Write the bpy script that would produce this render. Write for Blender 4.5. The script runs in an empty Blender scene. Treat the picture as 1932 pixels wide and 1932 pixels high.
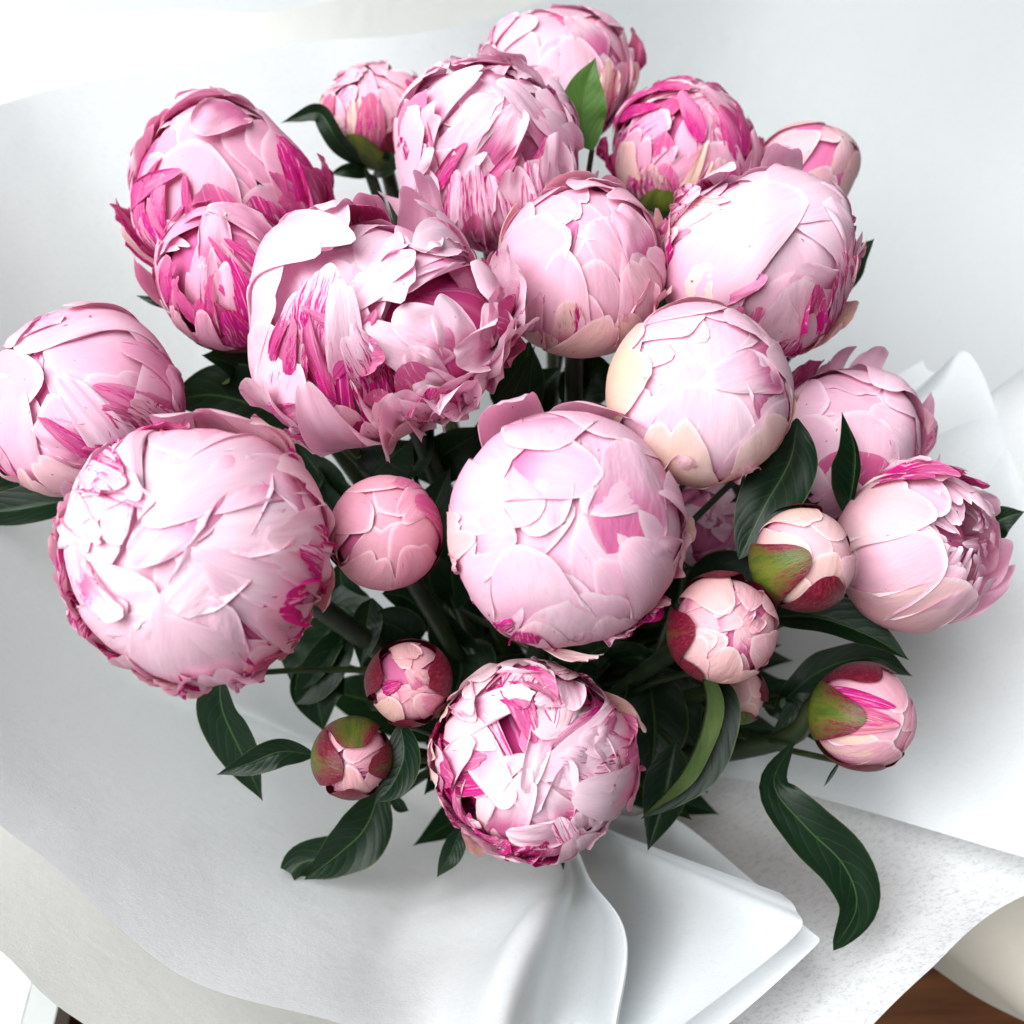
import bpy, math, random
import numpy as np
from mathutils import Vector, Matrix

random.seed(7)
np.random.seed(7)
scene = bpy.context.scene
COL = scene.collection
R_ = math.radians

# ------------------------------------------------------------------ camera
PITCH = R_(52)                      # camera looks down by this much
FOV = R_(50)
CAM = Vector((0.0, -0.47 * math.cos(PITCH), 0.40 + 0.47 * math.sin(PITCH)))
cam_data = bpy.data.cameras.new('camera')
cam_data.sensor_fit = 'HORIZONTAL'
cam_data.angle = FOV
cam_data.clip_start = 0.01
cam_data.clip_end = 100
cam = bpy.data.objects.new('camera', cam_data)
COL.objects.link(cam)
cam.location = CAM
cam.rotation_euler = (math.pi / 2 - PITCH, 0, 0)
scene.camera = cam
cam_data.dof.use_dof = True
cam_data.dof.focus_distance = 0.41
cam_data.dof.aperture_fstop = 9.0

# ------------------------------------------------------------------ world and lamps
world = bpy.data.worlds.new('World')
scene.world = world
world.use_nodes = True
bg = world.node_tree.nodes['Background']
bg.inputs['Color'].default_value = (0.78, 0.97, 1.0, 1)
bg.inputs['Strength'].default_value = 0.12


def area(name, loc, target, size, power, col):
    d = bpy.data.lights.new(name, 'AREA')
    d.shape = 'RECTANGLE'
    d.size, d.size_y = size
    d.energy = power
    d.color = col
    o = bpy.data.objects.new(name, d)
    COL.objects.link(o)
    o.location = loc
    o.rotation_euler = (Vector(target) - Vector(loc)).to_track_quat('-Z', 'Y').to_euler()
    return o


area('window_light', (-1.22, -0.68, 2.70), (0.02, 0.0, 0.36), (2.4, 2.4), 190, (0.975, 0.992, 1.0))

scene.view_settings.view_transform = 'Standard'
scene.view_settings.look = 'None'
scene.view_settings.exposure = 0.0
scene.view_settings.gamma = 1.0
scene.render.film_transparent = False
scene.cycles.max_bounces = 6
scene.cycles.diffuse_bounces = 6
scene.cycles.glossy_bounces = 2
scene.cycles.transmission_bounces = 4
scene.cycles.use_adaptive_sampling = True
scene.cycles.adaptive_threshold = 0.03

# ------------------------------------------------------------------ helpers
CR = Vector((1, 0, 0))
CU = Vector((0, math.sin(PITCH), math.cos(PITCH)))
CB = Vector((0, -math.cos(PITCH), math.sin(PITCH)))       # towards the camera
SP = 2 * math.tan(FOV / 2)


def P(px, py, d):
    """point of the place seen at px, py (of 1932) at distance d along the view axis"""
    x = (px - 966) / 1932 * SP * d
    y = (966 - py) / 1932 * SP * d
    return CAM + CR * x + CU * y - CB * d


def pixlen(n, d):
    return n / 1932 * SP * d


def link_mesh(name, verts, faces, mat, parent=None, uv=None, mixc=None, tint=None, smooth=True, loc=None):
    me = bpy.data.meshes.new(name)
    me.from_pydata([tuple(v) for v in verts], [], faces)
    if uv is not None:
        l = me.uv_layers.new(name='UVMap')
        vi = np.zeros(len(me.loops), dtype=np.int32)
        me.loops.foreach_get('vertex_index', vi)
        l.data.foreach_set('uv', np.asarray(uv, dtype=np.float32)[vi].ravel())
    if mixc is not None:
        a = me.color_attributes.new('mixc', 'FLOAT_COLOR', 'POINT')
        a.data.foreach_set('color', np.asarray(mixc, dtype=np.float32).ravel())
    if tint is not None:
        a = me.color_attributes.new('tint', 'FLOAT_COLOR', 'POINT')
        a.data.foreach_set('color', np.tile(np.asarray(tuple(tint) + (1,), dtype=np.float32), len(me.vertices)))
    if smooth:
        me.polygons.foreach_set('use_smooth', [True] * len(me.polygons))
    me.materials.append(mat)
    o = bpy.data.objects.new(name, me)
    COL.objects.link(o)
    if loc is not None:
        o.location = loc
    if parent is not None:
        o.parent = parent
    return o


_gf = {}


def grid_faces(nu, nv, closed=False):
    k = (nu, nv, closed)
    if k not in _gf:
        f = []
        for j in range(nv - 1):
            for i in range(nu if closed else nu - 1):
                i2 = (i + 1) % nu
                f.append((j * nu + i, j * nu + i2, (j + 1) * nu + i2, (j + 1) * nu + i))
        _gf[k] = f
    return _gf[k]


def tag(o, label, cat, group=None, kind=None):
    if label:
        o['label'] = label
    if cat:
        o['category'] = cat
    if group:
        o['group'] = group
    if kind:
        o['kind'] = kind
    return o


class Wob:
    """smooth random field: a few sines with random directions"""

    def __init__(self, rng, n=5, dim=2, f=1.0):
        self.k = rng.normal(0, f, (n, dim))
        self.p = rng.uniform(0, 6.28, n)
        self.n = n

    def __call__(self, *c):
        s = 0
        for k, p in zip(self.k, self.p):
            a = p
            for kk, cc in zip(k, c):
                a = a + kk * cc
            s = s + np.sin(a)
        return s / self.n ** 0.5 * 1.0


def sstep(x):
    x = np.clip(x, 0, 1)
    return x * x * (3 - 2 * x)


# ------------------------------------------------------------------ materials
def new_mat(name):
    m = bpy.data.materials.new(name)
    m.use_nodes = True
    nt = m.node_tree
    nt.nodes.clear()
    return m, nt


class NB:
    def __init__(self, nt):
        self.nt = nt

    def n(self, t, **kw):
        nd = self.nt.nodes.new(t)
        for k, v in kw.items():
            setattr(nd, k, v)
        return nd

    def l(self, a, b):
        self.nt.links.new(a, b)

    def setin(self, nd, key, v):
        if hasattr(v, 'is_output') or isinstance(v, bpy.types.NodeSocket):
            self.l(v, nd.inputs[key])
        else:
            nd.inputs[key].default_value = v

    def math(self, op, a, b=0.0, c=None, clamp=False):
        nd = self.n('ShaderNodeMath', operation=op)
        nd.use_clamp = clamp
        self.setin(nd, 0, a)
        self.setin(nd, 1, b)
        if c is not None:
            self.setin(nd, 2, c)
        return nd.outputs[0]

    def mix(self, f, a, b):
        nd = self.n('ShaderNodeMix', data_type='RGBA')
        self.setin(nd, 0, f)
        self.setin(nd, 6, a)
        self.setin(nd, 7, b)
        return nd.outputs[2]

    def noise(self, vec, scale, detail=3, rough=0.5):
        nd = self.n('ShaderNodeTexNoise')
        if vec is not None:
            self.l(vec, nd.inputs['Vector'])
        nd.inputs['Scale'].default_value = scale
        nd.inputs['Detail'].default_value = detail
        nd.inputs['Roughness'].default_value = rough
        return nd.outputs['Fac']

    def comb(self, x, y, z=0.0):
        nd = self.n('ShaderNodeCombineXYZ')
        self.setin(nd, 0, x)
        self.setin(nd, 1, y)
        self.setin(nd, 2, z)
        return nd.outputs[0]

    def ramp(self, v, lo, hi):
        nd = self.n('ShaderNodeMapRange', interpolation_type='SMOOTHSTEP')
        self.setin(nd, 0, v)
        self.setin(nd, 1, lo)
        self.setin(nd, 2, hi)
        return nd.outputs[0]


def thin_shader(b, color, rough, spec, transl, bump=None, tcol=None, sheen=0.0):
    p = b.n('ShaderNodeBsdfPrincipled')
    b.setin(p, 'Base Color', color)
    b.setin(p, 'Roughness', rough)
    b.setin(p, 'Specular IOR Level', spec)
    if sheen:
        b.setin(p, 'Sheen Weight', sheen)
    t = b.n('ShaderNodeBsdfTranslucent')
    b.setin(t, 'Color', tcol if tcol is not None else color)
    if bump is not None:
        b.l(bump, p.inputs['Normal'])
    m = b.n('ShaderNodeMixShader')
    m.inputs[0].default_value = transl
    b.l(p.outputs[0], m.inputs[1])
    b.l(t.outputs[0], m.inputs[2])
    o = b.n('ShaderNodeOutputMaterial')
    b.l(m.outputs[0], o.inputs[0])


def make_petal_mat():
    m, nt = new_mat('peony_petal')
    b = NB(nt)
    at = b.n('ShaderNodeAttribute', attribute_name='mixc')
    sep = b.n('ShaderNodeSeparateColor')
    b.l(at.outputs['Color'], sep.inputs[0])
    cream, mag, streak = sep.outputs[0], sep.outputs[1], sep.outputs[2]
    seed = at.outputs['Alpha']
    uvn = b.n('ShaderNodeUVMap')
    sx = b.n('ShaderNodeSeparateXYZ')
    b.l(uvn.outputs[0], sx.inputs[0])
    u, v = sx.outputs[0], sx.outputs[1]
    sd = b.math('MULTIPLY', seed, 53.0)
    # long streaks down the petal, wavering
    wav = b.noise(b.comb(b.math('MULTIPLY', u, 2.5), b.math('MULTIPLY', v, 2.2), sd), 1.4, 2)
    uu = b.math('ADD', b.math('MULTIPLY', u, 13.0), b.math('MULTIPLY', wav, 3.2))
    st = b.noise(b.comb(uu, b.math('MULTIPLY', v, 1.5), sd), 1.5, 2, 0.62)
    fine = b.noise(b.comb(b.math('MULTIPLY', uu, 4.0), b.math('MULTIPLY', v, 5.5), sd), 1.6, 1, 0.6)
    patch = b.noise(b.comb(b.math('MULTIPLY', u, 1.4), b.math('MULTIPLY', v, 1.4), sd), 1.5, 0)
    stt = b.math('ADD', b.math('MULTIPLY', st, 0.50), b.math('ADD', b.math('MULTIPLY', fine, 0.34), b.math('MULTIPLY', patch, 0.22)))
    du0 = b.math('ABSOLUTE', b.math('SUBTRACT', u, 0.5))
    stt = b.math('ADD', stt, b.math('MULTIPLY', b.math('SUBTRACT', du0, 0.25), 0.16))
    thr = b.math('SUBTRACT', 0.725, b.math('MULTIPLY', streak, 0.30))
    smask = b.ramp(stt, thr, b.math('ADD', thr, 0.055))
    # body pink
    body = b.mix(b.ramp(b.noise(b.comb(b.math('MULTIPLY', u, 1.2), v, sd), 1.7, 3), 0.35, 0.7),
                 (0.895, 0.60, 0.735, 1), (0.925, 0.735, 0.82, 1))
    wn = b.n('ShaderNodeTexWhiteNoise', noise_dimensions='1D')
    b.l(sd, wn.inputs['W'])
    body = b.mix(b.math('MULTIPLY', wn.outputs[0], 0.55), body, (0.87, 0.45, 0.63, 1))
    ta = b.n('ShaderNodeAttribute', attribute_name='tint')
    ts = b.n('ShaderNodeSeparateColor')
    b.l(ta.outputs['Color'], ts.inputs[0])
    body = b.mix(ts.outputs[0], body, (0.80, 0.235, 0.43, 1))
    body = b.mix(ts.outputs[1], body, (0.925, 0.79, 0.84, 1))
    body = b.mix(ts.outputs[2], body, (0.87, 0.46, 0.44, 1))
    # deeper pink low on the petal
    basef = b.math('MULTIPLY', b.ramp(v, 0.80, 0.25), 0.70)
    body = b.mix(basef, body, (0.76, 0.13, 0.38, 1))
    # faint veins
    vein = b.math('MULTIPLY', b.ramp(fine, 0.48, 0.72), 0.2)
    body = b.mix(vein, body, (0.76, 0.33, 0.54, 1))
    # cream outer petals
    crm = b.mix(b.noise(b.comb(b.math('MULTIPLY', u, 3.0), v, sd), 2.0, 3), (0.83, 0.66, 0.42, 1), (0.86, 0.62, 0.50, 1))
    cvar = b.ramp(b.math('ADD', patch, b.math('MULTIPLY', v, -0.25)), 0.15, 0.5)
    body = b.mix(b.math('MULTIPLY', cream, b.math('ADD', 0.72, b.math('MULTIPLY', cvar, 0.28))), body, crm)
    # paler margin
    du = b.math('ABSOLUTE', b.math('SUBTRACT', u, 0.5))
    marg = b.math('MAXIMUM', b.ramp(du, 0.455, 0.5), b.ramp(v, 0.955, 1.0))
    body = b.mix(b.math('MULTIPLY', marg, 0.65), body, (0.93, 0.83, 0.86, 1))
    # magenta
    mcol = b.mix(b.ramp(fine, 0.35, 0.7), (0.60, 0.006, 0.165, 1), (0.52, 0.018, 0.28, 1))
    mf = b.math('MAXIMUM', b.math('MULTIPLY', smask, b.ramp(streak, 0.0, 0.12)), mag)
    # solid magenta broken by pale flames
    flame = b.math('MULTIPLY', b.ramp(b.math('ADD', b.math('MULTIPLY', st, 0.7), b.math('MULTIPLY', fine, 0.3)), 0.54, 0.62), 0.75)
    mf = b.math('MULTIPLY', mf, b.math('SUBTRACT', 1.0, b.math('MULTIPLY', flame, mag)))
    col = b.mix(mf, body, mcol)
    # brown nick on some tips
    sp = b.noise(b.comb(b.math('MULTIPLY', u, 22.0), b.math('MULTIPLY', v, 26.0), sd), 1.0, 1)
    tip = b.math('MULTIPLY', b.ramp(sp, 0.775, 0.80), 0.8)
    col = b.mix(tip, col, (0.22, 0.06, 0.05, 1))
    # relief: long soft pleats and fine veins
    h = b.noise(b.comb(b.math('MULTIPLY', u, 34.0), b.math('MULTIPLY', v, 7.0), sd), 1.0, 1, 0.55)
    h2 = b.noise(b.comb(b.math('MULTIPLY', u, 7.0), b.math('MULTIPLY', v, 4.5), sd), 1.0, 2, 0.55)
    h = b.math('ADD', b.math('MULTIPLY', h, 0.09), b.math('MULTIPLY', h2, 1.3))
    bp = b.n('ShaderNodeBump')
    bp.inputs['Strength'].default_value = 0.32
    bp.inputs['Distance'].default_value = 0.0013
    b.l(h, bp.inputs['Height'])
    tm = b.n('ShaderNodeMix', data_type='RGBA', blend_type='MULTIPLY')
    tm.inputs[0].default_value = 1.0
    b.l(col, tm.inputs[6])
    tm.inputs[7].default_value = (1.0, 0.62, 0.8, 1)
    thin_shader(b, col, 0.58, 0.18, 0.25, bp.outputs[0], tcol=tm.outputs[2])
    return m


def make_sepal_mat():
    m, nt = new_mat('bud_sepal')
    b = NB(nt)
    at = b.n('ShaderNodeAttribute', attribute_name='mixc')
    sep = b.n('ShaderNodeSeparateColor')
    b.l(at.outputs['Color'], sep.inputs[0])
    seed = at.outputs['Alpha']
    uvn = b.n('ShaderNodeUVMap')
    sx = b.n('ShaderNodeSeparateXYZ')
    b.l(uvn.outputs[0], sx.inputs[0])
    u, v = sx.outputs[0], sx.outputs[1]
    sd = b.math('MULTIPLY', seed, 53.0)
    n1 = b.noise(b.comb(b.math('MULTIPLY', u, 5.0), b.math('MULTIPLY', v, 2.0), sd), 1.6, 4, 0.6)
    n2 = b.noise(b.comb(b.math('MULTIPLY', u, 30.0), b.math('MULTIPLY', v, 24.0), sd), 1.0, 3, 0.7)
    du = b.math('MULTIPLY', b.math('ABSOLUTE', b.math('SUBTRACT', u, 0.5)), 2.0)
    red = b.math('ADD', b.math('MULTIPLY', du, 0.32), b.math('MULTIPLY', v, 0.62))
    red = b.math('ADD', red, b.math('MULTIPLY', b.math('SUBTRACT', n1, 0.5), 0.9))
    red = b.math('ADD', red, b.math('SUBTRACT', sep.outputs[1], 0.28))
    rf = b.ramp(red, 0.48, 0.86)
    grn = b.mix(b.ramp(n1, 0.3, 0.7), (0.055, 0.095, 0.010, 1), (0.16, 0.185, 0.022, 1))
    rd = b.mix(b.ramp(n2, 0.4, 0.65), (0.10, 0.004, 0.014, 1), (0.24, 0.008, 0.04, 1))
    col = b.mix(rf, grn, rd)
    col = b.mix(b.math('MULTIPLY', b.ramp(n2, 0.57, 0.68), 0.5), col, (0.16, 0.07, 0.03, 1))
    bp = b.n('ShaderNodeBump')
    bp.inputs['Strength'].default_value = 0.35
    bp.inputs['Distance'].default_value = 0.001
    b.l(b.math('ADD', n2, n1), bp.inputs['Height'])
    thin_shader(b, col, 0.42, 0.4, 0.06, bp.outputs[0])
    return m


def make_leaf_mat(name, dark, mid, back, rough=0.42):
    m, nt = new_mat(name)
    b = NB(nt)
    uvn = b.n('ShaderNodeUVMap')
    sx = b.n('ShaderNodeSeparateXYZ')
    b.l(uvn.outputs[0], sx.inputs[0])
    u, v = sx.outputs[0], sx.outputs[1]
    du = b.math('MULTIPLY', b.math('ABSOLUTE', b.math('SUBTRACT', u, 0.5)), 2.0)
    oi = b.n('ShaderNodeObjectInfo')
    sd = b.math('MULTIPLY', oi.outputs['Random'], 40.0)
    n1 = b.noise(b.comb(b.math('MULTIPLY', u, 2.0), b.math('MULTIPLY', v, 4.0), sd), 1.5, 4)
    # side veins: run forward and outward, curving to the tip
    ph = b.math('SUBTRACT', b.math('MULTIPLY', v, 9.0), b.math('MULTIPLY', b.math('POWER', du, 1.4), 2.6))
    ph = b.math('ADD', ph, b.math('MULTIPLY', n1, 0.7))
    fr = b.math('ABSOLUTE', b.math('SUBTRACT', b.math('FRACT', ph), 0.5))
    vein = b.math('MULTIPLY', b.ramp(fr, 0.05, 0.0), b.ramp(du, 1.0, 0.5))
    mid_v = b.ramp(du, 0.045, 0.012)
    vv = b.math('MAXIMUM', b.math('MULTIPLY', vein, 0.45), mid_v)
    base = b.mix(n1, dark, mid)
    col = b.mix(b.math('MULTIPLY', vv, 0.35), base, (0.10, 0.20, 0.06, 1))
    geo = b.n('ShaderNodeNewGeometry')
    bcol = b.mix(b.math('MULTIPLY', vv, 0.5), b.mix(b.math('MULTIPLY', n1, 0.8), back, mid), (0.17, 0.22, 0.09, 1))
    col = b.mix(geo.outputs['Backfacing'], col, bcol)
    edge = b.math('MULTIPLY', b.ramp(du, 0.95, 1.0), 0.5)
    col = b.mix(edge, col, (0.14, 0.18, 0.06, 1))
    quilt = b.math('ADD', b.math('MULTIPLY', b.ramp(fr, 0.0, 0.35), 0.5), b.math('MULTIPLY', n1, 0.6))
    bp = b.n('ShaderNodeBump')
    bp.inputs['Strength'].default_value = 0.22
    bp.inputs['Distance'].default_value = 0.0005
    b.l(b.math('SUBTRACT', quilt, b.math('MULTIPLY', mid_v, 0.5)), bp.inputs['Height'])
    thin_shader(b, col, rough, 0.24, 0.06, bp.outputs[0], tcol=(0.05, 0.13, 0.02, 1))
    return m


def make_stem_mat():
    m, nt = new_mat('green_stem')
    b = NB(nt)
    tc = b.n('ShaderNodeTexCoord')
    n1 = b.noise(tc.outputs['Object'], 60, 4)
    col = b.mix(b.ramp(n1, 0.35, 0.7), (0.009, 0.020, 0.004, 1), (0.026, 0.038, 0.008, 1))
    p = b.n('ShaderNodeBsdfPrincipled')
    b.l(col, p.inputs['Base Color'])
    p.inputs['Roughness'].default_value = 0.45
    o = b.n('ShaderNodeOutputMaterial')
    b.l(p.outputs[0], o.inputs[0])
    return m


def make_paper_mat(name, col_a, col_b, fibre, transl, scale=1.0):
    m, nt = new_mat(name)
    b = NB(nt)
    tc = b.n('ShaderNodeTexCoord')
    mp = b.n('ShaderNodeMapping')
    b.l(tc.outputs['Object'], mp.inputs[0])
    mp.inputs['Scale'].default_value = (scale, scale * 2.2, scale * 1.2)
    mp.inputs['Rotation'].default_value = (0.2, 0.1, 0.9)
    f1 = b.noise(mp.outputs[0], 720, 2, 0.65)
    f2 = b.noise(mp.outputs[0], 260, 1, 0.6)
    big = b.noise(tc.outputs['Object'], 16, 2)
    big2 = b.noise(tc.outputs['Object'], 70, 2, 0.6)
    fib = b.math('MULTIPLY', b.ramp(b.math('ADD', b.math('MULTIPLY', f1, 0.6), b.math('MULTIPLY', f2, 0.4)), 0.47, 0.66), fibre)
    col = b.mix(fib, col_a, col_b)
    crease = b.ramp(b.math('ABSOLUTE', b.math('SUBTRACT', big, 0.5)), 0.0, 0.05)
    h = b.math('ADD', b.math('MULTIPLY', big, 3.0), b.math('MULTIPLY', big2, 1.0))
    h = b.math('ADD', h, b.math('ADD', b.math('MULTIPLY', f1, 0.35), b.math('MULTIPLY', crease, 0.12)))
    bp = b.n('ShaderNodeBump')
    bp.inputs['Strength'].default_value = 0.4
    bp.inputs['Distance'].default_value = 0.0009
    b.l(h, bp.inputs['Height'])
    thin_shader(b, col, 0.85, 0.1, transl, bp.outputs[0], tcol=col)
    return m


def make_floor_mat():
    m, nt = new_mat('brown_wood')
    b = NB(nt)
    tc = b.n('ShaderNodeTexCoord')
    mp = b.n('ShaderNodeMapping')
    b.l(tc.outputs['Object'], mp.inputs[0])
    mp.inputs['Scale'].default_value = (3.0, 45.0, 3.0)
    n1 = b.noise(mp.outputs[0], 2.2, 5, 0.6)
    col = b.mix(b.ramp(n1, 0.35, 0.7), (0.075, 0.024, 0.008, 1), (0.17, 0.060, 0.018, 1))
    p = b.n('ShaderNodeBsdfPrincipled')
    b.l(col, p.inputs['Base Color'])
    p.inputs['Roughness'].default_value = 0.38
    o = b.n('ShaderNodeOutputMaterial')
    b.l(p.outputs[0], o.inputs[0])
    return m


def plain(name, c, rough=0.6):
    m, nt = new_mat(name)
    b = NB(nt)
    tc = b.n('ShaderNodeTexCoord')
    n1 = b.noise(tc.outputs['Object'], 40, 4)
    col = b.mix(n1, tuple(x * 0.93 for x in c[:3]) + (1,), c)
    p = b.n('ShaderNodeBsdfPrincipled')
    b.l(col, p.inputs['Base Color'])
    p.inputs['Roughness'].default_value = rough
    o = b.n('ShaderNodeOutputMaterial')
    b.l(p.outputs[0], o.inputs[0])
    return m


M_PET = make_petal_mat()
M_SEP = make_sepal_mat()
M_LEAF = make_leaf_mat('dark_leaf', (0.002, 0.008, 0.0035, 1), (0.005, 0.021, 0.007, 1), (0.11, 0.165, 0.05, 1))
M_LEAF2 = make_leaf_mat('light_leaf', (0.045, 0.115, 0.022, 1), (0.085, 0.17, 0.035, 1), (0.20, 0.30, 0.09, 1), 0.42)
M_STEM = make_stem_mat()
M_PAPER = make_paper_mat('white_tissue', (0.85, 0.875, 0.885, 1), (0.79, 0.82, 0.835, 1), 0.6, 0.38)
M_FIBRE = make_paper_mat('fibrous_tissue', (0.86, 0.87, 0.875, 1), (0.64, 0.67, 0.69, 1), 1.0, 0.3, 0.9)
M_CREAM = make_paper_mat('cream_paper', (0.76, 0.71, 0.62, 1), (0.72, 0.67, 0.58, 1), 0.5, 0.15)
M_IVORY = make_paper_mat('ivory_paper', (0.83, 0.82, 0.785, 1), (0.79, 0.78, 0.745, 1), 0.5, 0.2)
M_WOOD = make_floor_mat()
M_WHITE = plain('white_paint', (0.86, 0.87, 0.87, 1), 0.4)
M_GREY = plain('grey_paint', (0.42, 0.44, 0.43, 1), 0.5)
M_DARK = plain('dark_cloth', (0.018, 0.020, 0.026, 1), 0.9)

# ------------------------------------------------------------------ floor
def box(name, x0, x1, y0, y1, z0, z1, mat, parent=None):
    v = [(x, y, z) for z in (z0, z1) for y in (y0, y1) for x in (x0, x1)]
    f = [(0, 2, 3, 1), (4, 5, 7, 6), (0, 1, 5, 4), (2, 6, 7, 3), (0, 4, 6, 2), (1, 3, 7, 5)]
    return link_mesh(name, v, f, mat, parent, smooth=False)


floor = link_mesh('floor', [(-3, -3, 0), (3, -3, 0), (3, 3, 0), (-3, 3, 0)], [(0, 1, 2, 3)], M_WOOD, smooth=False)
tag(floor, 'brown wooden floor under the bouquet', None, kind='structure')

# white low table at the lower left, beyond the paper, with a grey edge strip
tb = bpy.data.objects.new('low_table', None)
COL.objects.link(tb)
c0 = P(60, 1910, 0.60)
tb.location = (c0.x - 0.5, c0.y, 0)
tag(tb, 'white low table whose corner shows at the lower left beyond the paper', 'table')
tz = c0.z
box('tabletop', -0.5, 0.495, -0.5, 0.6, tz - 0.02, tz, M_WHITE, tb)
box('edge_strip', 0.4951, 0.513, -0.5, 0.6, tz - 0.022, tz - 0.001, M_GREY, tb)
for lx in (-0.46, 0.45):
    for ly in (-0.46, 0.55):
        box('leg', lx - .02, lx + .02, ly - .02, ly + .02, 0, tz - 0.02, M_WHITE, tb)

# ------------------------------------------------------------------ wrapping paper
AX = P(1030, 1430, 0.655)           # where the stems are gathered
BX, BY, BZ = AX.x, AX.y, AX.z


def catmull(pts, n):
    """pts: (k, m, 3) interpolated along the first axis to n samples"""
    k = len(pts)
    pad = np.concatenate([2 * pts[:1] - pts[1:2], pts, 2 * pts[-1:] - pts[-2:-1]])
    t = np.linspace(0, k - 1, n)
    i = np.minimum(t.astype(int), k - 2)
    f = (t - i)[:, None, None]
    p0, p1, p2, p3 = pad[i], pad[i + 1], pad[i + 2], pad[i + 3]
    return 0.5 * ((2 * p1) + (-p0 + p2) * f + (2 * p0 - 5 * p1 + 4 * p2 - p3) * f ** 2 + (-p0 + 3 * p1 - 3 * p2 + p3) * f ** 3)


def sheet(cols, ring, mat, label, group='sheets of wrapping paper', bow=0.30, wob=0.0022, seed=1, name='paper_sheet', na=90, nr=70, base_z=0.02):
    """a gathered sheet: each column runs from the foot through the gather up to the rim.
    col = (rim) or (mid, ..., rim) as (px, py, depth)"""
    rows = []
    for c in cols:
        c = c if isinstance(c, list) else [c]
        pts = [P(*q) for q in c]
        rim = pts[-1]
        az = math.atan2(rim.y - BY, rim.x - BX)
        r0 = Vector((BX + ring * math.cos(az), BY + ring * math.sin(az), BZ))
        rf = Vector((BX + ring * 1.15 * math.cos(az), BY + ring * 1.15 * math.sin(az), base_z))
        if len(pts) == 1:
            mids = []
            for t in (0.33, 0.68):
                h = r0.lerp(rim, t)
                h.z = r0.z + (rim.z - r0.z) * (t ** (1 + bow * 2))
                mids.append(h)
            pts = mids + [rim]
        elif len(pts) == 2:
            pts = [r0.lerp(pts[0], 0.5)] + pts
        rows.append([rf, r0] + pts[:3])
    g = np.array([[tuple(q) for q in r] for r in rows])          # (ncol, 5, 3)
    g = catmull(g, na)
    g = catmull(g.transpose(1, 0, 2), nr)                        # (nr, na, 3)
    rng = np.random.default_rng(seed)
    w1, w2, w3 = [Wob(rng, 6, 2, 1.0) for _ in range(3)]
    vv, aa = np.meshgrid(np.linspace(0, 1, nr), np.linspace(0, 1, na), indexing='ij')
    amp = wob * sstep(vv * 2.2)
    g[..., 0] += amp * w1(aa * 9, vv * 5)
    g[..., 1] += amp * w2(aa * 9, vv * 5)
    g[..., 2] += amp * w3(aa * 9, vv * 5)
    org = np.array([BX, BY, 0.0])
    o = link_mesh(name, (g - org).reshape(-1, 3), grid_faces(na, nr), mat, uv=np.stack([aa, vv], -1).reshape(-1, 2), loc=tuple(org))
    tag(o, label, 'paper', group)
    return o


# main inner sheet: right, back, left and front, its front edge curled into a roll
sheet([(2350, 1250, 0.60), (2500, 900, 0.66), (2500, 350, 0.78), (2150, -120, 0.86), (1500, -140, 0.80), (900, 45, 0.665), (560, 88, 0.63), (230, 145, 0.60), (0, 205, 0.57), (-280, 320, 0.505),
       (-420, 780, 0.405), [(420, 1330, 0.61), (-260, 1330, 0.40)], [(560, 1480, 0.57), (-20, 1560, 0.415)],
       [(660, 1560, 0.55), (97, 1650, 0.41)], [(760, 1620, 0.53), (330, 1850, 0.405)],
       [(860, 1650, 0.515), (740, 1790, 0.455), (620, 1935, 0.40)],
       [(920, 1655, 0.505), (850, 1800, 0.447), (790, 1990, 0.395)], [(985, 1650, 0.497), (940, 1785, 0.432), (870, 1970, 0.385)],
       [(1065, 1645, 0.487), (1000, 1728, 0.425), (925, 1960, 0.372)], [(1088, 1652, 0.49), (1046, 1738, 0.43), (985, 1960, 0.378)],
       [(1092, 1665, 0.505), (1062, 1760, 0.468), (1030, 1970, 0.44)], [(1103, 1645, 0.505), (1130, 1750, 0.468), (1110, 1970, 0.44)],
       [(1103, 1632, 0.497), (1178, 1746, 0.448), (1168, 1960, 0.41)], [(1096, 1640, 0.515), (1168, 1765, 0.475), (1160, 1970, 0.45)],
       [(1080, 1660, 0.535), (1120, 1780, 0.505), (1100, 1980, 0.485)]],
      0.040, M_PAPER, 'inner white tissue sheet round the left side, its front edge curled into a roll', seed=3, na=200, bow=0.5)
# second sheet just behind, its rim a step higher at the back and lower at the front
sheet([(1700, -420, 1.02), (1250, -220, 0.88), (640, 0, 0.70), (300, 30, 0.65), (0, 65, 0.62), (-400, 180, 0.56),
       (-620, 800, 0.47), (-420, 1400, 0.445), (-200, 1640, 0.435), (0, 1790, 0.43), (130, 1905, 0.425), (420, 2060, 0.42), (800, 2200, 0.44)],
      0.046, M_IVORY, 'outer cream-white sheet whose rim shows below the inner sheet at lower left', seed=5, bow=0.6)
# third sheet, back, rising out of the picture
sheet([(-900, -200, 0.70), (-200, -500, 0.80), (700, -700, 0.95), (1500, -760, 1.15), (2100, -620, 1.25)],
      0.052, M_PAPER, 'tall white tissue sheet standing behind the uppermost flowers', seed=8, wob=0.003)
# right flap: free edge runs from the gather out to the right
sheet([(2180, 480, 0.61), [(1560, 960, 0.615), (2080, 640, 0.555)], [(1600, 1080, 0.595), (2220, 800, 0.51)], [(1580, 1200, 0.58), (2300, 1150, 0.455)],
       [(1520, 1330, 0.57), (2300, 1500, 0.42)], [(1440, 1478, 0.563), (2160, 1680, 0.405)]],
      0.037, M_PAPER, 'white tissue flap on the right with a straight free lower edge', seed=11, wob=0.0012)
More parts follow.
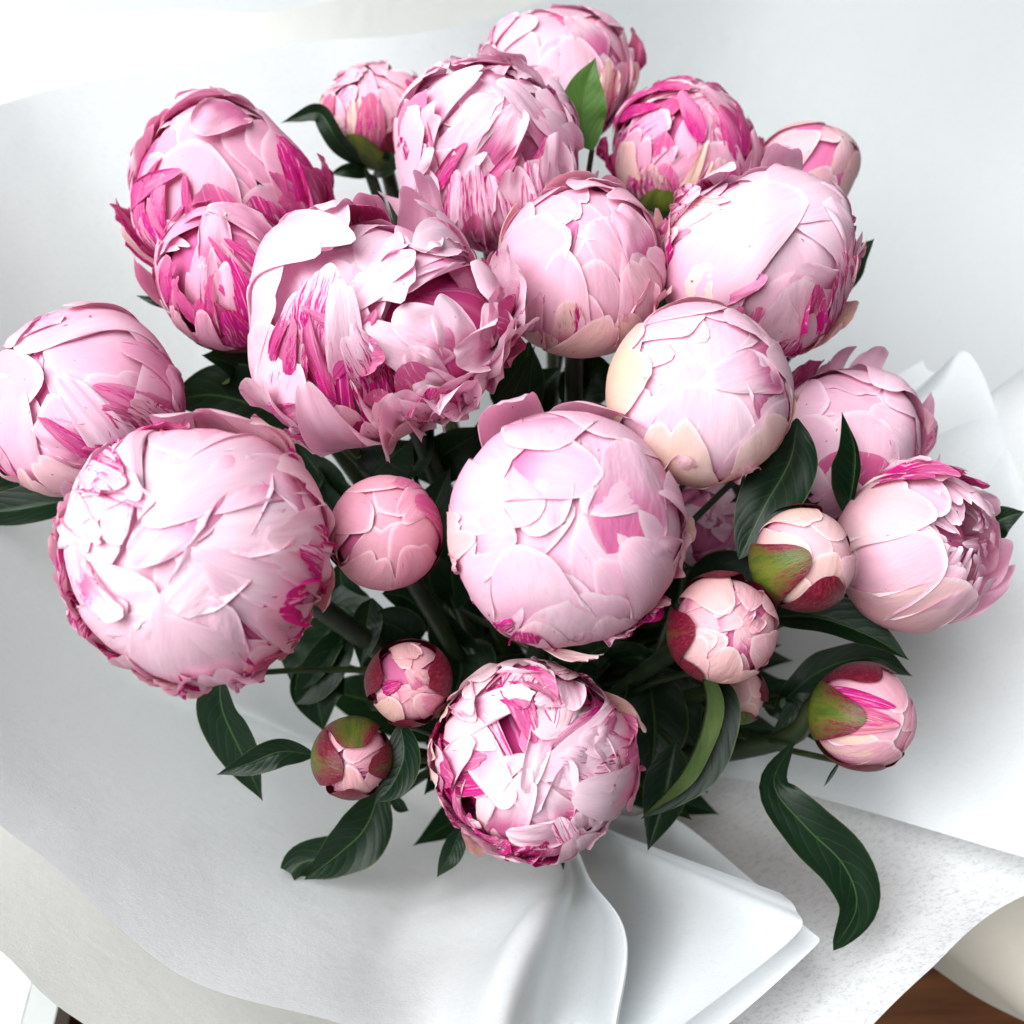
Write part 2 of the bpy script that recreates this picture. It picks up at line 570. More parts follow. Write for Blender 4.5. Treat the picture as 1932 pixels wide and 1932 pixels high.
# fold of paper standing between the right-hand flowers and the right flap
sheet([[(1560, 800, 0.625), (1742, 676, 0.597)], [(1620, 840, 0.617), (1765, 700, 0.592)], [(1680, 830, 0.612), (1830, 672, 0.588)],
       [(1700, 900, 0.596), (1900, 850, 0.556)], [(1720, 1000, 0.586), (1990, 1150, 0.512)]],
      0.034, M_PAPER, 'small pleated white sheet with two peaks behind the open pink peony', seed=13, wob=0.001)
# fibrous sheet below the right flap
sheet([[(1560, 1420, 0.575), (2300, 1560, 0.45)], [(1540, 1500, 0.57), (1932, 1690, 0.455)], [(1480, 1580, 0.56), (1750, 1832, 0.44)],
       [(1400, 1640, 0.555), (1640, 1935, 0.435)], [(1300, 1680, 0.55), (1480, 2080, 0.43)], [(1180, 1690, 0.55), (1250, 2150, 0.43)]],
      0.043, M_FIBRE, 'fibrous non-woven white sheet at lower right with a straight slanting rim', seed=17, wob=0.0008)
# two small sheets folded in at the front
sheet([[(1276, 1542, 0.555), (1546, 1767, 0.437)], [(1262, 1585, 0.553), (1530, 1790, 0.436)], [(1230, 1640, 0.55), (1380, 1925, 0.428)], [(1170, 1680, 0.547), (1200, 2060, 0.425)], [(1120, 1690, 0.547), (1060, 2100, 0.43)]],
      0.0415, M_PAPER, 'thin tissue layer with a pointed corner over the fibrous sheet', seed=19, wob=0.0006)
sheet([[(1180, 1582, 0.535), (1470, 1684, 0.421)], [(1185, 1588, 0.545), (1500, 1715, 0.425)], [(1195, 1605, 0.55), (1496, 1765, 0.428)], [(1185, 1650, 0.545), (1290, 1935, 0.42)], [(1140, 1680, 0.54), (1130, 2060, 0.42)], [(1090, 1680, 0.54), (1000, 2080, 0.425)]],
      0.0395, M_PAPER, 'tissue sheet with a rounded corner folded up beside the rolled edge', seed=23, wob=0.0006)
# cream paper lying lower, at the bottom right
sheet([[(1760, 1600, 0.62), (2300, 1640, 0.56)], [(1740, 1700, 0.61), (2100, 1990, 0.535)], [(1700, 1740, 0.605), (1935, 1930, 0.53)], [(1690, 1745, 0.60), (1745, 1822, 0.53)], [(1600, 1760, 0.60), (1660, 1800, 0.54)]],
      0.049, M_CREAM, 'cream paper under the fibrous sheet at the lower right corner', seed=29, wob=0.001)

# ------------------------------------------------------------------ flowers
def frame_from_axis(a):
    """local frame: z along the flower's axis, y as near as can be to the picture's up, x to its right"""
    a = a.normalized()
    y = (CU - a * CU.dot(a))
    if y.length < 1e-3:
        y = CB.copy()
    y.normalize()
    x = y.cross(a)
    return Matrix((x, y, a)).transposed()


class Flower:
    def __init__(self, name, px, py, dpx, d, tx, ty, label, sz=0.95, squash=1.0, seed=0, lump=0.03, group='peonies of the bouquet', cat='peony', tint=(0, 0, 0)):
        self.tint = tint
        self.c = P(px, py, d)
        self.R = pixlen(dpx, d) / 2 * (0.95 if cat == 'peony' else 0.98)
        self.cen, self.sc = np.zeros(3), 1.0
        self.tight = 1.0
        self.axis = (CR * tx + CU * ty + CB).normalized()
        self.F = frame_from_axis(self.axis)
        self.Fn = np.array(self.F)
        self.sz, self.sx = sz, squash
        self.rng = np.random.default_rng(seed + 100)
        self.lump = lump * 1.6
        self.lw = Wob(self.rng, 6, 3, 2.2)
        self.base = self.c + self.axis * (-self.R * sz * 0.97)
        self.e = bpy.data.objects.new(name, None)
        self.e.empty_display_size = 0.01
        COL.objects.link(self.e)
        self.e.location = self.base
        self.off = np.array(self.base)
        tag(self.e, label, cat, group)
        self.d = d

    def to_world(self, v):
        v = v * np.array([self.sx, 1.0, self.sz])
        return v @ self.Fn.T + np.array(self.c) - self.off

    def petal(self, phi, tip, W, rr=1.0, lift=0.0, ruf=0.02, rd=0.42, notch=1, jag=0.008, base=160, cream=0.0, mag=0.0, streak=0.2,
              skew=0.0, tilt=None, curl=0.0, bulge=0.010, edge=0.0, nu=23, nv=22, mat=None, name='petal', magbase=0.0, magedge=0.0, label=None, dip=0.10, wtip=0.82, pleat=0.0, off=9, sink=0.0):
        rng = self.rng
        phi, tip, base = R_(phi), R_(tip), R_(base)
        if rr > 1:
            rr = 1 + (rr - 1) * self.tight
        u = np.sin(np.linspace(-1, 1, nu) * np.pi / 2)
        v = np.linspace(0, 1, nv) ** 0.85
        s0, uu = np.meshgrid(v, u, indexing='ij')
        L = 1 - rd * (1 - np.sqrt(np.clip(1 - u * u, 0, 1)))
        for _ in range(notch):
            cu = u[int(rng.integers(3, nu - 3))]
            L = L - dip * rng.uniform(0.3, 1.2) * np.exp(-np.sqrt((u - cu) ** 2 + 0.0008) / rng.uniform(0.10, 0.24))
        L = L + 0.018 * Wob(rng, 3, 1, 4.0)(u) + 0.4 * jag * Wob(rng, 4, 1, 9.0)(u)
        L = L / np.max(L)
        s = s0 * L[None, :]
        th = base + (tip - base) * s
        w = 0.24 + 0.76 * np.sin(np.pi / 2 * np.clip(s0 / 0.66, 0, 1)) ** 0.9
        w = w * (1 - (1 - wtip) * np.clip((s0 - 0.66) / 0.34, 0, 1) ** 1.8)
        ew = Wob(rng, 4, 1, 9.0)
        a = uu * W * w * (1 + jag * 1.1 * np.abs(uu) ** 3 * ew(s0 * 3)) + skew * s
        cx, cy, cz = np.sin(th) * math.cos(phi), np.sin(th) * math.sin(phi), np.cos(th)
        dirv = np.stack([np.cos(a) * cx - np.sin(a) * math.sin(phi), np.cos(a) * cy + np.sin(a) * math.cos(phi), np.cos(a) * cz], -1)
        # each petal sits a little askew on the ball
        q = np.array(Matrix.Rotation(R_(rng.normal(0, off)), 3, Vector((math.cos(phi + rng.normal(0, .5)), math.sin(phi + rng.normal(0, .5)), rng.normal(0, .4)))))
        dirv = dirv @ q.T
        tl = rng.uniform(-0.012, 0.012) if tilt is None else tilt
        wr = Wob(rng, 5, 2, 2.6)
        wr2 = Wob(rng, 5, 2, 6.5)
        r = rr * (1 + self.lump * self.lw(dirv[..., 0], dirv[..., 1], dirv[..., 2]))
        r = r + tl * uu * sstep(s * 2)
        r = r + lift * sstep((s - 0.35) / 0.65) ** 1.5
        r = r + bulge * (1 - uu ** 2) * np.sin(np.pi * np.clip(s0, 0, 1)) + edge * np.abs(uu) ** 4 * s0
        r = r + curl * (s0 ** 7 + 0.7 * np.abs(uu) ** 7 * sstep(s0 * 2))
        r = r + ruf * (s0 ** 1.5) * (wr(uu, s0 * 2) * 0.7 + wr2(uu, s0 * 1.3) * 0.4) + (0.3 * ruf + 0.001) * s0 ** 5 * Wob(rng, 4, 1, 7.0)(uu) + rng.normal(0, 0.006)
        if sink:
            r = r - sink * (1 - s0) ** 2
        if pleat:
            r = r + pleat * np.sin(uu * 13 + 1.5 * wr(uu, s0)) * s0
        pts = dirv * r[..., None] * self.R * self.sc + self.cen * self.R
        n = nu * nv
        cr = np.clip(np.full_like(s, cream), 0, 1)
        mg = np.clip(mag + magbase * sstep((0.66 - s) / 0.26) + magedge * sstep((np.abs(uu) - 0.6) / 0.4) * s0, 0, 1)
        sk = np.clip(np.full_like(s, streak) * (1.15 - 0.35 * s0), 0, 1)
        mc = np.stack([cr, mg, sk, np.full_like(s, rng.uniform(0, 1))], -1).reshape(n, 4)
        uv = np.stack([uu * 0.5 + 0.5, s0], -1).reshape(n, 2)
        o = link_mesh(name, self.to_world(pts.reshape(n, 3)), grid_faces(nu, nv), mat or M_PET, self.e, uv=uv, mixc=mc, tint=self.tint)
        if label:
            o['label'] = label
        return o

    def sepal(self, phi, tip, W, rr=1.03, red=0.5, **k):
        kw = dict(lift=0.0, ruf=0.008, rd=0.30, notch=0, jag=0.012, base=172, name='sepal', mat=M_SEP, wtip=0.7, edge=0.0, off=4)
        kw.update(k)
        return self.petal(phi, tip, W * 1.15, rr + 0.03, mag=red, **kw)

    def core(self, rr=0.86, name='petal_core', mag=0.35, streak=0.3):
        nu, nv = 20, 12
        ph = np.linspace(0, 2 * np.pi, nu, endpoint=False)
        th = np.linspace(0.02, np.pi - 0.02, nv)
        t, p = np.meshgrid(th, ph, indexing='ij')
        d = np.stack([np.sin(t) * np.cos(p), np.sin(t) * np.sin(p), np.cos(t)], -1)
        pts = d * (rr * self.R * self.sc) + self.cen * self.R
        n = nu * nv
        mc = np.tile(np.array([0, mag, streak, 0.3]), (n, 1))
        uv = np.stack([np.abs(p / np.pi - 1), 0.2 + 0 * t], -1).reshape(n, 2)
        return link_mesh(name, self.to_world(pts.reshape(n, 3)), grid_faces(nu, nv, True), M_PET, self.e, uv=uv, mixc=mc, tint=self.tint)

    def stem(self, r=0.0034, via=None, foot=None):
        b = self.base
        rng = self.rng
        g = Vector((BX + rng.uniform(-.02, .02), BY + rng.uniform(-.02, .02), BZ))
        ft = Vector((BX - (g.x - BX) * 1.2, BY - (g.y - BY) * 1.2, 0.03))
        p0 = b + self.axis * (self.R * 0.12)
        pts = [p0, b - self.axis * (self.R * 0.5)]
        if via is not None:
            pts += [P(*q) for q in via]
        else:
            m = b.lerp(g, 0.5) - self.axis * 0.015
            pts.append(m)
        pts += [g, ft]
        tube(pts, r, 'stem', M_STEM, self.e, self.off)
        # receptacle: the swollen end of the stem under the petals
        nu, nv = 14, 7
        ph = np.linspace(0, 2 * np.pi, nu, endpoint=False)
        v = np.linspace(0, 1, nv)
        vv, pp = np.meshgrid(v, ph, indexing='ij')
        rad = (0.10 + 0.34 * vv ** 0.7)
        z = -1.16 + 0.28 * vv ** 1.6
        pt = np.stack([rad * np.cos(pp), rad * np.sin(pp), z], -1).reshape(-1, 3) * self.R
        n = nu * nv
        mc = np.tile(np.array([0, 0.3, 0, rng.uniform()]), (n, 1))
        uv = np.stack([np.full_like(pp, 0.5), vv * 0.4], -1).reshape(n, 2)
        link_mesh('receptacle', self.to_world(pt), grid_faces(nu, nv, True), M_SEP, self.e, uv=uv, mixc=mc)
        return self


def tube(pts, r, name, mat, parent, off, n=9, seg=26, r2=None):
    g = np.array([[tuple(p)] for p in pts])
    c = catmull(g, seg)[:, 0, :]
    t = np.gradient(c, axis=0)
    t /= np.linalg.norm(t, axis=1)[:, None]
    ref = np.array([0.31, 0.77, 0.1])
    x = np.cross(t, ref)
    x /= np.linalg.norm(x, axis=1)[:, None]
    y = np.cross(t, x)
    a = np.linspace(0, 2 * np.pi, n, endpoint=False)
    rr = np.linspace(r, r2 if r2 else r, seg)[:, None, None]
    v = c[:, None, :] + rr * (np.cos(a)[None, :, None] * x[:, None, :] + np.sin(a)[None, :, None] * y[:, None, :])
    return link_mesh(name, v.reshape(-1, 3) - off, grid_faces(n, seg, True), mat, parent)


def leaf(fl, ctrl, wpx, roll=0.0, fold=0.35, mat=None, curl=0.0, twist=0.0, seed=0, nu=13, nv=30, petiole=True, wmax=0.42, wave=0.03):
    """ctrl: (px, py, depth) from base to tip. wpx full width at the widest. roll turns the blade about its midrib"""
    rng = np.random.default_rng(seed + 900)
    p = [P(*q) for q in ctrl]
    d = ctrl[len(ctrl) // 2][2]
    hw = pixlen(wpx, d) / 2
    c = catmull(np.array([[tuple(q)] for q in p]), nv)[:, 0, :]
    t = np.gradient(c, axis=0)
    t /= np.linalg.norm(t, axis=1)[:, None]
    cb = np.array(CB)
    side = np.cross(t, cb)
    ln = np.linalg.norm(side, axis=1)[:, None]
    side = side / np.maximum(ln, 1e-5)
    nor = np.cross(side, t)
    s = np.linspace(0, 1, nv)
    ang = R_(roll) + R_(twist) * (s - 0.5)
    ca, sa = np.cos(ang)[:, None], np.sin(ang)[:, None]
    sd = side * ca + nor * sa
    no = nor * ca - side * sa
    a, bb = 0.9, 0.9 * (1 - wmax) / wmax
    prof = (s ** a) * ((1 - s) ** bb)
    prof = prof / prof.max()
    prof[0] = 0.03
    u = np.linspace(-1, 1, nu)
    wv = Wob(rng, 4, 2, 3.0)
    ss, uu = np.meshgrid(s, u, indexing='ij')
    x = uu * hw * prof[:, None]
    au = np.abs(uu)
    h = fold * np.abs(x) - curl * hw * (au ** 2.5) * prof[:, None] + wave * hw * 3 * wv(uu * 0.8, ss * 4) * au * prof[:, None]
    v = c[:, None, :] + sd[:, None, :] * (x * math.cos(math.atan(fold)))[..., None] + no[:, None, :] * h[..., None]
    uv = np.stack([uu * 0.5 + 0.5, ss], -1).reshape(-1, 2)
    # face order so that the upper side looks along +normal
    f = grid_faces(nu, nv)
    o = link_mesh('leaf', v.reshape(-1, 3) - fl.off, f, mat or M_LEAF, fl.e, uv=uv)
    if petiole:
        g = Vector((BX, BY, BZ))
        a0 = Vector(c[0])
        hub = fl.base.lerp(g, 0.45)
        tube([a0 + (Vector(c[1]) - a0) * 0.5, a0.lerp(hub, 0.45) - CB * 0.008, hub], 0.0013, 'petiole', M_STEM, o, fl.off, n=6, seg=10, r2=0.0018)
    return o


def U(f, a, b):
    return f.rng.uniform(a, b)


def globe(f, n=26, inner=-25, outer=78, W0=0.66, W1=0.82, r0=0.885, r1=1.0, streak=0.22, cream=0.0, ruf=0.014, lift=0.02, mag_p=0.1, base=158, span=1.0, notch=1, edge=-0.002, phase=0.0, jag=0.005):
    """closed ball: petals clasp it in a spiral, the outer ones ending lower"""
    f.core(0.87)
    for i in range(n):
        t = i / (n - 1)
        tip = inner + (outer - inner) * t ** 0.9 + U(f, -14, 14)
        W = (W0 + (W1 - W0) * t) * U(f, 0.85, 1.15)
        f.petal(phase + i * 137.5 + U(f, -18, 18), tip, W, r0 + (r1 - r0) * t, lift=lift * U(f, -0.2, 1.6) * (0.3 + t), ruf=ruf * U(f, 0.6, 1.4),
                streak=streak * U(f, 0.1, 1.7), cream=cream * (t > 0.72) * U(f, 0.3, 1), magbase=U(f, .25, .95), mag=(U(f, .5, .9) if U(f, 0, 1) < mag_p * t else 0),
                base=base, curl=0.012 * U(f, 0, 1.6), edge=edge, notch=f.rng.integers(0, 3) if notch else 0, skew=U(f, -0.15, 0.15), jag=jag,
                nu=25, nv=24, dip=0.10, pleat=(0.0035 if U(f, 0, 1) < 0.3 else 0))


def ruffled(f, n=46, inner=-8, outer=96, W0=0.30, W1=0.52, r0=0.90, r1=1.02, streak=0.3, cream=0.0, lift=0.08, ruf=0.035, mag_p=0.2, base=155, core=0.84):
    f.core(core)
    for i in range(n):
        t = i / (n - 1)
        tip = inner + (outer - inner) * t ** 0.85 + U(f, -12, 12)
        W = (W0 + (W1 - W0) * t) * U(f, 0.75, 1.3)
        f.petal(i * 137.5 + U(f, -25, 25), tip, W, r0 + (r1 - r0) * t, lift=lift * U(f, -0.3, 1.6), ruf=ruf * U(f, 0.6, 1.5),
                streak=streak * U(f, 0.0, 1.8), cream=cream * (t > 0.6) * U(f, 0, 1), magbase=U(f, .3, 1), mag=(U(f, .6, 1.0) if U(f, 0, 1) < mag_p else 0),
                base=base, curl=0.03 * U(f, -0.6, 1.6), notch=f.rng.integers(0, 4), skew=U(f, -0.25, 0.25), jag=0.010, nu=23, nv=22, dip=0.18,
                pleat=(0.006 if U(f, 0, 1) < 0.3 else 0), rd=0.40, off=17)
    scatter(f, max(6, n // 5), (0, 360), (-25, 5), W=(W0 * .9, W0 * 1.4), r=(r0, r0 + .05), lift=(.02, lift + .03), ln=(60, 95), streak=streak * .6, mag_p=mag_p * .5, ruf=ruf)


def collar(f, n=10, th=(48, 84), streak=.65, mag_p=.32, cream=.35, lift=(.01, .10), phi=(150, 390)):
    """small loose tongues and flaps round the side of a ball"""
    for i in range(n):
        a = phi[0] + (phi[1] - phi[0]) * (i + U(f, 0, 1)) / n
        tp = U(f, *th)
        f.petal(a, tp, U(f, .10, .27), U(f, 1.05, 1.085), base=min(165, tp + U(f, 45, 80)), sink=.06, lift=U(f, *lift), curl=.05 * U(f, -.5, 1.5), ruf=.04, off=14, rd=.45,
                streak=streak * U(f, .2, 1.8), mag=(U(f, .7, 1) if U(f, 0, 1) < mag_p else 0), magbase=U(f, .4, 1), cream=cream * U(f, 0, 1.5) * (U(f, 0, 1) < .6), notch=f.rng.integers(0, 3), nu=17, nv=16, dip=.18)


def crevice(f, n=8, th=(10, 60), phi=(0, 360), r=(1.0, 1.05)):
    """slim magenta tongues lying in the gaps"""
    for i in range(n):
        tp = U(f, *th)
        f.petal(U(f, *phi), tp, U(f, .06, .14), U(f, *r), base=tp + U(f, 35, 60), sink=.03, lift=.01, off=25, mag=U(f, .5, 1), streak=.8, ruf=.03, nu=13, nv=14, rd=.5)


def bud(f, n=9, sepals=(), inner=-10, outer=60, streak=0.15, cream=0.5, W=0.62, mag=0.0, base=165, r1=1.0):
    f.core(0.88, mag=0.2)
    for i in range(n):
        t = i / max(1, n - 1)
        tip = inner + (outer - inner) * t + U(f, -8, 8)
        f.petal(i * 137.5 + U(f, -12, 12), tip, W * U(f, 0.85, 1.15), 0.91 + (r1 - 0.91) * t, lift=0.008, ruf=0.008, streak=streak * U(f, 0.2, 1.6),
                cream=np.clip(cream * U(f, 0.5, 1.2) * (0.4 + t), 0, 0.95), magbase=0.3, mag=mag, base=base, curl=0.012, notch=f.rng.integers(0, 2), jag=0.012,
                nu=17, nv=18, dip=0.08)
    for s in sepals:
        f.sepal(*s[:3], **(s[3] if len(s) > 3 else {}))


def scatter(f, n, phi, tips, W=(.2, .34), r=(1.0, 1.07), lift=(.03, .12), ln=(45, 75), twist=24, streak=.1, mag_p=.08, cream=0.0, ruf=.045, curl=.03, sink=.12, notch=2):
    """short ruffled petals pushing out between the others"""
    for i in range(n):
        tp = U(f, *tips)
        f.petal(U(f, *phi), tp, U(f, *W), U(f, *r), base=tp + U(f, *ln), lift=U(f, *lift), ruf=ruf, curl=curl * U(f, -.4, 1.5), off=twist, sink=sink,
                streak=streak * U(f, 0, 2), mag=(U(f, .6, 1) if U(f, 0, 1) < mag_p else 0), magbase=.6 * U(f, 0, 1), cream=cream * U(f, 0, 1), notch=f.rng.integers(0, notch), rd=.45)


# 1 topmost
f = F1 = Flower('peony', 1055, 142, 300, 0.555, 0.12, 0.85, 'soft pink peony at the very top of the bouquet, above the pale green leaf', seed=1, sz=0.84, tint=(0.05, 0, 0.1))
f.tight = .55
globe(f, 24, inner=-15, outer=75, streak=0.12, W0=.5, W1=.62, lift=0.05)
f.petal(190, 72, 0.16, 1.05, lift=0.25, cream=0.9, streak=.4)
f.petal(-12, 66, 0.16, 1.05, lift=0.16, cream=0.9, streak=.5)
f.petal(262, 74, 0.36, 1.03, lift=0.04, cream=0.95, streak=.35, notch=3, pleat=.01)
f.petal(238, 82, 0.25, 1.035, cream=0.6, streak=.6)
for a in (290, 310, 335):
    f.petal(a, 110, 0.35, 1.03, mag=.85, streak=.6)
collar(f, 8, cream=.6, mag_p=.2)
scatter(f, 6, (0, 360), (-10, 45), W=(.2, .36), r=(1.02, 1.04), lift=(.0, .03), ln=(45, 75), twist=38, sink=.10, ruf=.03, streak=.15, mag_p=.03, curl=.015)
f.stem()

# 2 cream striped opening bud, upper left
f = F2 = Flower('peony', 712, 212, 222, 0.56, -0.12, 1.0, 'small cream and pink striped peony beside the topmost flowers, green sepals at its foot', seed=2, sz=0.86, tint=(0.1, 0, 0.25))
ruffled(f, 26, inner=-10, outer=70, W0=.25, W1=.42, streak=.42, cream=.8, lift=.03, ruf=.02, mag_p=.1)
for a in range(175, 372, 22):
    f.petal(a, U(f, 40, 78), 0.30, 1.05, mag=(.8 if a % 3 == 0 else 0), streak=.8, cream=.95)
f.sepal(256, 84, .36, 1.07, .12)
f.sepal(300, 80, .36, 1.08, .75)
f.sepal(200, 112, .4, 1.05, .3)
f.sepal(340, 104, .4, 1.05, .5)
f.stem(0.004)

# 3 big, top left
f = F3 = Flower('peony', 415, 362, 372, 0.50, -0.12, 0.75, 'large peony at upper left, pink above and deep magenta along its lower petals', seed=3, sz=0.9, lump=.05, tint=(0.36, 0, 0))
globe(f, 24, inner=-25, outer=62, streak=.12, W0=.5, W1=.75, lift=.03, ruf=.025)
f.petal(150, 25, .5, 1.03, lift=.02, streak=.05)
f.petal(95, 15, .25, 1.0, lift=.12, bulge=.06, streak=.05)
for a, tp, w, mg, cr, sk, li in ((205, 88, .34, .85, 0, .5, .10), (232, 80, .22, 1, 0, .3, .08), (252, 66, .30, .05, .75, .3, .16), (276, 62, .28, .7, .2, .6, .10), (292, 48, .34, .75, 0, .7, .06),
                                (312, 62, .34, .95, 0, .4, .05), (330, 78, .3, .9, .2, .6, .06), (352, 70, .32, .8, 0, .6, .06), (10, 80, .3, .7, .2, .6, .05),
                                (220, 102, .3, .9, .2, .6, .03), (265, 95, .3, .8, .3, .6, .06), (300, 92, .35, 1, 0, .3, .03), (340, 100, .4, 1, 0, .3, .02), (185, 95, .2, .2, .9, .5, .05)):
    f.petal(a, tp, w, 1.03 + U(f, 0, .02), lift=li, mag=mg, cream=cr, streak=sk, ruf=.05, notch=2, curl=.05, pleat=.01)
f.sepal(225, 130, .4, 1.04, .5)
f.sepal(290, 125, .4, 1.04, .6)
collar(f, 10, th=(50, 95), phi=(190, 370), mag_p=.5, streak=.7)
crevice(f, 10, th=(20, 65), phi=(200, 380), r=(1.03, 1.06))
scatter(f, 9, (30, 200), (-10, 45), W=(.18, .36), r=(1.01, 1.04), lift=(.0, .05), ln=(45, 75), twist=38, sink=.10, ruf=.05, streak=.2, mag_p=.05, curl=.02)
f.stem(0.0042)

# 4 small in front of 3
f = F4 = Flower('peony', 436, 520, 276, 0.47, -0.15, 0.62, 'smaller ruffled pink peony with a magenta flame, in front of the large upper left one', seed=4, sz=1.08, tint=(0.42, 0, 0))
ruffled(f, 34, inner=-5, outer=82, W0=.22, W1=.42, streak=.25, lift=.07, mag_p=.08)
f.petal(300, 38, .2, 1.05, mag=1, streak=.3, lift=.05)
f.petal(285, 72, .3, 1.05, mag=1, streak=.4, lift=.04)
f.petal(262, 62, .2, 1.06, streak=.5, lift=.06)
f.petal(318, 60, .33, 1.04, streak=.1, lift=.06)
f.petal(240, 72, .2, 1.05, streak=.8, cream=.2, lift=.05, pleat=.015)
f.petal(325, 86, .35, 1.06, mag=.8, streak=.6)
f.petal(215, 80, .2, 1.05, cream=.6, streak=.7)
f.petal(268, 95, .4, 1.045, mag=.9, streak=.6, cream=.4)
f.petal(190, 55, .24, 1.04, lift=.28, streak=0)
for a in (230, 280, 330):
    f.sepal(a, 118, .42, 1.05, .6)
crevice(f, 12, th=(15, 65), phi=(200, 340), r=(1.04, 1.07))
f.stem(0.004)

# 5 white ruffled, top middle
f = F5 = Flower('peony', 922, 304, 345, 0.49, 0.0, 0.62, 'pale ruffled peony in the upper middle with fringed petals and magenta stripes below', seed=5, sz=0.95, lump=.05, tint=(0, 0.2, 0))
ruffled(f, 44, inner=-20, outer=86, W0=.34, W1=.50, streak=.10, lift=.07, ruf=.05, mag_p=.02)
scatter(f, 20, (0, 360), (-10, 45), W=(.16, .3), streak=.08, mag_p=.05, lift=(.05, .13))
f.petal(175, 60, .36, 1.06, mag=.2, streak=.75, lift=.04)
f.petal(160, 30, .3, 1.05, streak=.05, lift=.06)
f.petal(212, 85, .42, 1.07, streak=.1, lift=.2, curl=.1)
f.petal(200, 38, .42, 1.07, streak=.03, lift=.04, ruf=.03, notch=0)
for a in (250, 265, 280, 296):
    f.petal(a, U(f, 48, 60), .2, 1.07, streak=.8, mag=.1, lift=.06, pleat=.02, magbase=1)
f.petal(236, 76, .28, 1.08, streak=.1, lift=.06)
f.petal(-18, 78, .2, 1.05, streak=.05, lift=.3, magedge=.4)
f.petal(20, 45, .35, 1.05, lift=.08, streak=.05)
for a in (260, 285, 310):
    f.petal(a, 104, .3, 1.04, mag=.9, streak=.5)
crevice(f, 9, th=(15, 60), r=(1.02, 1.06))
collar(f, 8, th=(55, 90), cream=0)
f.stem(0.004)

# 6 upper right
f = F6 = Flower('peony', 1293, 284, 290, 0.53, 0.08, 0.95, 'pink and magenta striped peony at upper right showing its green base and cream finger petals', seed=6, sz=0.86, tint=(0.42, 0, 0))
ruffled(f, 30, inner=-10, outer=70, W0=.3, W1=.48, streak=.42, lift=.03, ruf=.025, mag_p=.12)
f.petal(262, 62, .12, 1.07, cream=1, streak=.15, notch=0, wtip=.6, lift=.03)
f.petal(277, 60, .11, 1.075, cream=1, streak=.15, notch=0, wtip=.6, lift=.03)
f.petal(240, 75, .3, 1.05, mag=.6, streak=.8)
f.petal(300, 68, .3, 1.05, mag=.5, streak=.9)
f.petal(322, 55, .26, 1.06, streak=.35, lift=.04)
f.petal(215, 66, .35, 1.05, streak=.55, cream=.75)
f.petal(345, 72, .2, 1.06, cream=.8, streak=.5, lift=.05)
f.petal(195, 82, .4, 1.05, mag=.8, streak=.6)
f.petal(285, 84, .4, 1.04, mag=.7, streak=.8)
f.sepal(248, 92, .40, 1.09, -.2)
f.sepal(292, 96, .42, 1.09, 0.0)
f.sepal(335, 115, .4, 1.07, .4)
crevice(f, 10, th=(5, 50), r=(1.02, 1.05))
collar(f, 8, th=(55, 90), phi=(180, 370), mag_p=.4, streak=.8, cream=.6)
f.stem(0.0042)

# 7 pale bud far right
f = F7 = Flower('peony', 1522, 324, 200, 0.535, 0.45, 0.55, 'smooth pale pink half-open bud at the upper right edge of the bouquet', seed=7, sz=1.05, tint=(0.1, 0, 0.35))
bud(f, 9, cream=.25, streak=.06, inner=-15, outer=48, W=.68)
f.sepal(195, 62, .42, 1.05, .9, lift=.04)
f.sepal(300, 95, .4, 1.04, .9)
f.sepal(240, 88, .4, 1.05, .8)
f.stem()

# 8 big smooth pale, right
f = F8 = Flower('peony', 1430, 490, 362, 0.455, -0.05, 0.40, 'large pale peony on the right with one broad smooth blush petal over its top', seed=8, sz=1.0, tint=(0, 0.4, 0))
f.tight = .55
globe(f, 20, inner=-20, outer=70, streak=.2, lift=.02)
f.petal(30, -20, .52, 1.02, streak=0, ruf=.018, notch=0, bulge=.03, jag=.006, pleat=.006, off=3)
f.petal(352, 8, .40, 1.03, streak=.02, ruf=.018, notch=0, pleat=.005, off=3)
f.petal(35, 5, .5, 1.035, streak=.02, ruf=.015, notch=0, pleat=.006)
f.petal(215, -22, .60, 1.05, streak=0, ruf=.014, notch=0, bulge=.05, jag=.005, edge=-.02, off=3, curl=.01)
f.petal(170, 30, .3, 1.05, streak=.75, cream=.3, lift=.03)
f.petal(150, 22, .22, 1.04, streak=.6, cream=.6, lift=.05)
f.petal(122, 28, .2, 1.04, streak=.1, lift=.16)
f.petal(75, 38, .24, 1.04, streak=.05, lift=.22)
f.petal(225, 52, .4, 1.07, streak=.08, cream=.55, lift=.05, notch=2)
f.petal(285, 48, .5, 1.075, streak=.04, lift=.05, notch=1, cream=.1)
f.petal(262, 62, .2, 1.05, mag=.8, streak=.6)
f.petal(318, 46, .26, 1.08, mag=.35, streak=.95, lift=.04, notch=3, pleat=.012)
f.petal(340, 56, .24, 1.07, mag=.3, streak=.85, lift=.07, pleat=.015)
f.petal(0, 62, .2, 1.05, streak=.4, lift=.08)
f.petal(322, 92, .24, 1.09, cream=.85, streak=.3, lift=.10)
f.petal(305, 95, .22, 1.08, cream=.6, streak=.6, lift=.03)
f.petal(335, 98, .2, 1.10, cream=1, streak=.3, lift=.14, jag=.03)
for a in (180, 200, 240, 290):
    f.petal(a, 92, .35, 1.05, mag=.6, streak=.7, cream=.5)
collar(f, 9, th=(50, 85), phi=(250, 390), mag_p=.4, streak=.8)
collar(f, 4, th=(42, 60), phi=(130, 190), mag_p=.4, streak=.8)
crevice(f, 5, th=(35, 60), phi=(140, 200), r=(1.06, 1.08))
scatter(f, 5, (-30, 60), (20, 55), W=(.2, .36), r=(1.05, 1.07), lift=(.0, .02), ln=(45, 75), twist=38, sink=.10, ruf=.035, streak=.1, mag_p=.0, curl=.015)
f.stem(0.0045)

